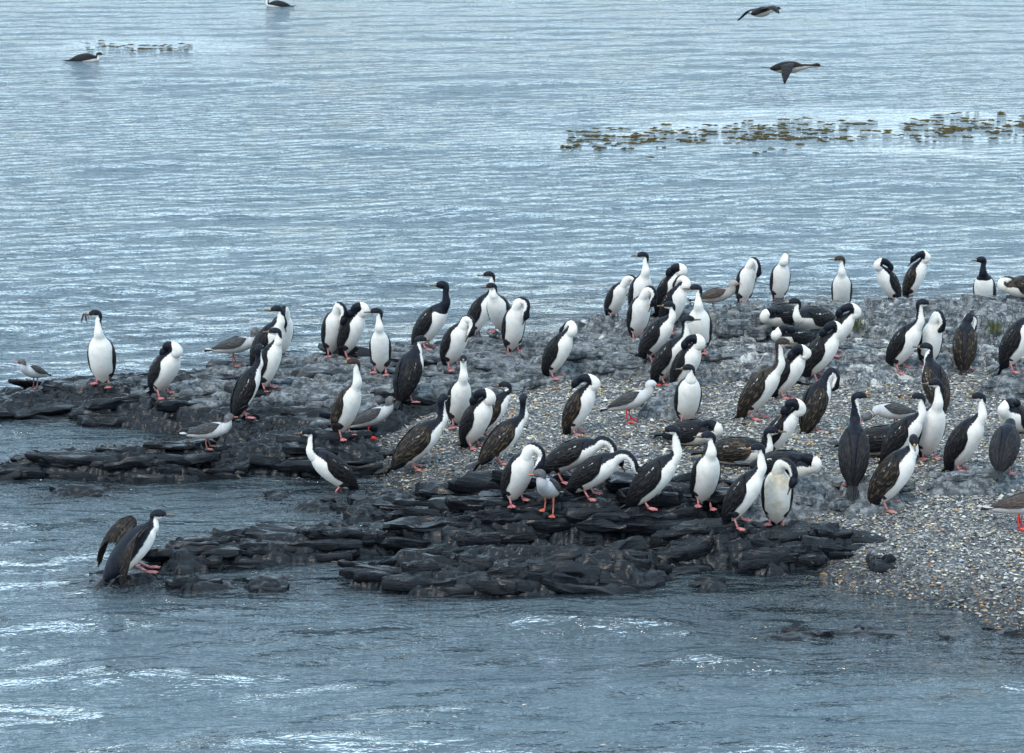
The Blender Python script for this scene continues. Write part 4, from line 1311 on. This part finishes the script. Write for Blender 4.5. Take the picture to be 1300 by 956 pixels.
C(1224, 468, 418, 78, 'arch', 'ragged brown cormorant preening with its back to the viewer', sd=-1, look='brown', pitch=56, k=.6)
C(1290, 468, 372, 318, 'up', 'tall cormorant cut by the frame edge below the ridge', head=60, pitch=62, k=1.05)
C(1292, 548, 512, 235, 'flat', 'small hunched white-breasted cormorant at the frame edge on pale gravel', lie=True, pitch=25, sd=1, group=LYG)
C(1274, 606, 553, 70, 'bend', 'dark bluish cormorant crouching away from the viewer at the frame edge', pitch=38, sd=1, bare=True, dark=True)
# lying on the gravel
C(868, 564, 531, 325, 'flat', 'black cormorant lying on gravel behind the large orange-browed bird', lie=True, pitch=8, sd=-1, group=LYG)
C(925, 589, 539, 328, 'up', 'brown cormorant sitting on gravel with its head up to the right', head=0, lie=True, pitch=10, look='brown', k=.8, group=LYG)
C(988, 582, 540, 335, 'tuck', 'cormorant with a white hooped neck preening behind a lying black bird', sd=-1, pitch=54)
C(985, 607, 569, 325, 'flat', 'black cormorant lying on gravel just behind the close pair', lie=True, pitch=8, sd=-1, group=LYG)

# gulls
gull(45, 492, 456, 235, 'plump grey gull with a red bill alone at the tip of the left spit', head=185, pitch=20)
gull(297, 463, 418, 5, 'dark-winged gull standing at the water edge behind the three clustered cormorants', head=60, legmat='legdark')
gull(264, 571, 526, 355, 'grey gull wading beside the left platform with its tail to the left', head=30)
gull(469, 555, 505, 8, 'grey gull behind the tall brown-capped cormorant', head=60, legmat='red', pitch=22)
gull(798, 535, 482, 345, 'white-headed gull with a bright red bill standing on gravel', head=0, look='gull_pale', legmat='red', billmat='red', pitch=24, hood=False)
gull(908, 392, 366, 5, 'brown gull crouching behind the ridge beside the skyline preener', look='gull_brown', wing='gull_wing_brown', p=at(906, 396, .44), hood=False, scale=1.0)
gull(1136, 546, 512, 195, 'pale grey gull stooping with its bill to the ground beside the trio', look='gull', down=True, pitch=8)
gull(1294, 671, 612, 350, 'dark brown gull on thin red legs at the frame edge on wet shells', wing='gull_wing_brown', legmat='red', scale=1.12)
gull(697, 652, 592, 250, 'grey gull with an orange bill facing left on the front ledge', head=192, legmat='salmon', pitch=24)

# ------------------------------------------------------------------ birds on the wing and on the water
def open_wing(T, side, parent, mat, le, te, nm='wing', rows=16, cols=9, fingers=.42):
    """le, te: control points of leading and trailing edge (root frame, for the +y side), shoulder to tip"""
    le = cat_rom(np.array(le, float), 6); te = cat_rom(np.array(te, float), 6)
    n = min(len(le), len(te))
    le = le[np.linspace(0, len(le) - 1, rows * 3).round().astype(int)]
    te = te[np.linspace(0, len(te) - 1, rows * 3).round().astype(int)]
    nr = len(le)
    V, U, Vv = [], [], []
    for i in range(nr):
        u = i / (nr - 1)
        notch = 1 - fingers * (.15 + .85 * u) * (0.55 if i % 3 == 0 else 0)
        for j in range(cols):
            v = j / (cols - 1)
            c = le[i] * (1 - v * notch) + te[i] * v * notch
            V.append(c); U.append(u); Vv.append(v)
    V = np.array(V)
    gr = V.reshape(nr, cols, 3)
    nrm = unit(np.cross(np.gradient(gr, axis=0), np.gradient(gr, axis=1)))
    vv = np.array(Vv).reshape(nr, cols)
    camber = .018 * np.sin(np.pi * np.minimum(1, vv * .9 + .05))
    th = .010 * (1 - vv) ** .7 + .0015
    top = gr + nrm * (camber + th)[..., None] * (1)
    bot = gr + nrm * (camber - th)[..., None]
    k = nr * cols
    A = np.vstack([top.reshape(-1, 3), bot.reshape(-1, 3)])
    A[:, 1] *= side
    g = grid_faces(nr, cols)
    rim = [i * cols for i in range(nr)] + [(nr - 1) * cols + j for j in range(1, cols)] + [i * cols + cols - 1 for i in range(nr - 2, -1, -1)] + [j for j in range(cols - 2, 0, -1)]
    rim = np.array(rim); r2 = np.roll(rim, -1)
    F = [g, g[:, ::-1] + k, np.stack([r2, rim, rim + k, r2 + k], -1)]
    a = dict(u=np.array(U * 2), v=np.array(Vv * 2), streak=np.zeros(2 * k))
    return add(nm, A, F, mat, parent, a)

def bird_core(name, p, az, scale, pitch, hip, neck, label, group, roll=0.0, **kw):
    T = Torso(R(pitch), hip, CORM, bend=.02)
    rows = [(T.pos(a), b, c * .9, T.n, t) for a, b, c, t in CORM]
    nr, bb, d, up = neck_points(neck, T, 1, kw.get('psi', 0.0), kw.get('hp', 0.0), kw.get('k', 1.0))
    V, F, bw = tube(rows + nr)
    e = root_at(name, p, az, scale)
    e.rotation_euler = (roll, 0, R(az))
    tag(e, label, 'cormorant', group)
    add('body', V, F, M[kw.get('mat', 'adult')], e, dict(bw=bw))
    tail_fan(T, e, M['tail'], droop=0)
    bill_part(bb, d, up, e, M['bill'])
    lat = np.cross(up, d)
    for s_ in (1, -1):
        ball(bb - d * .034 + lat * s_ * .0275 + up * .010, .0068, M['eye'], e, 'eye')
    return e, T

# landing bird with raised wings
p = stand(176, 728)
p[2] = max(p[2], .0)
e, T = bird_core('cormorant', p, 26, .94, 44, (-.13, 0, .12), 'up', 'cormorant landing at the left reef with both wings raised', 'cormorants standing on the islet', psi=R(-24), k=.3)
sh = T.pos(.23) + np.array([-.03, .07, .04])
for s_ in (1, -1):
    b = sh
    le = [b, b + np.array([.03, .06, .06]), b + np.array([.00, .12, .08]), b + np.array([-.08, .17, .03]), b + np.array([-.14, .20, -.09]), b + np.array([-.18, .21, -.20]), b + np.array([-.21, .21, -.28])]
    te = [b + np.array([-.13, -.03, -.12]), b + np.array([-.15, .04, -.11]), b + np.array([-.18, .10, -.11]), b + np.array([-.22, .15, -.14]), b + np.array([-.24, .19, -.21]), b + np.array([-.245, .21, -.28]), b + np.array([-.235, .21, -.33])]
    open_wing(T, s_, e, M['wing_dark'], le, te, fingers=.6)
for s_ in (1, -1):
    hip = T.pos(-.04) + np.array([0, s_ * .05, 0])
    ank = np.array([.075 + .03 * s_, s_ * .055, .022])
    knee = hip * .4 + ank * .6 + np.array([-.01, 0, .03])
    V, F = simple_tube([hip, hip * .5 + knee * .5, knee], [(.040, .048), (.032, .036), (.013, .014)], 10, 3)
    add('thigh', V, F, M['thigh'], e)
    V, F = simple_tube([knee + np.array([-.005, 0, .006]), knee * .4 + ank * .6, ank], [.010, .009, .010], 8, 2)
    lg = add('leg', V, F, M['foot'], e)
    web_foot(ank + np.array([0, 0, -.012]), R(10 * s_), M['foot'], lg)

FLY = 'cormorants flying low over the water'
# wing beat down, seen from the side
p = at(992, 121); p[2] = .50
e, T = bird_core('cormorant', p, -4, 1.05, 3, (0, 0, 0), 'fly', 'dark cormorant flying low over the water with wings beating down', FLY, mat='flyer')
for s_ in (1, -1):
    b = np.array([.17, .055, .03])
    open_wing(T, s_, e, M['wing_plain'], [b, b + np.array([.03, .14, .05]), b + np.array([.0, .28, -.02]), b + np.array([-.07, .42, -.14]), b + np.array([-.13, .50, -.25])],
              [b + np.array([-.23, -.02, -.02]), b + np.array([-.20, .12, .01]), b + np.array([-.19, .26, -.06]), b + np.array([-.17, .40, -.18]), b + np.array([-.14, .50, -.26])])
p = at(962, 52); p[2] = .62
e, T = bird_core('cormorant', p, 40, 1.05, 4, (0, 0, 0), 'fly', 'dark cormorant gliding at the top of the picture with a drooping wing', FLY, roll=R(-10), mat='flyer')
for s_ in (1, -1):
    b = np.array([.17, .055, .03])
    open_wing(T, s_, e, M['wing_plain'], [b, b + np.array([.02, .16, .06]), b + np.array([-.02, .32, .04]), b + np.array([-.09, .46, -.05]), b + np.array([-.17, .56, -.13])],
              [b + np.array([-.23, -.02, -.02]), b + np.array([-.21, .14, .02]), b + np.array([-.20, .30, .01]), b + np.array([-.20, .44, -.07]), b + np.array([-.18, .56, -.135])])
SWIM = 'cormorants swimming off the islet'
p = at(103, 77)
e, T = bird_core('cormorant', (p[0], p[1], 0), 5, 1.0, 4, (-.02, 0, .015), 'up', 'cormorant swimming low in the water to the right, far from the islet', SWIM, k=.35, psi=0)
for s_ in (1, -1): folded_wing(T, s_, M['wing_plain'], e, low=.8)
p = at(357, 8)
e, T = bird_core('cormorant', (p[0], p[1], 0), 185, 1.0, 4, (-.02, 0, .015), 'up', 'cormorant swimming left with its neck up at the top edge', SWIM, k=1.0, psi=0)
for s_ in (1, -1): folded_wing(T, s_, M['wing_plain'], e, low=.8)
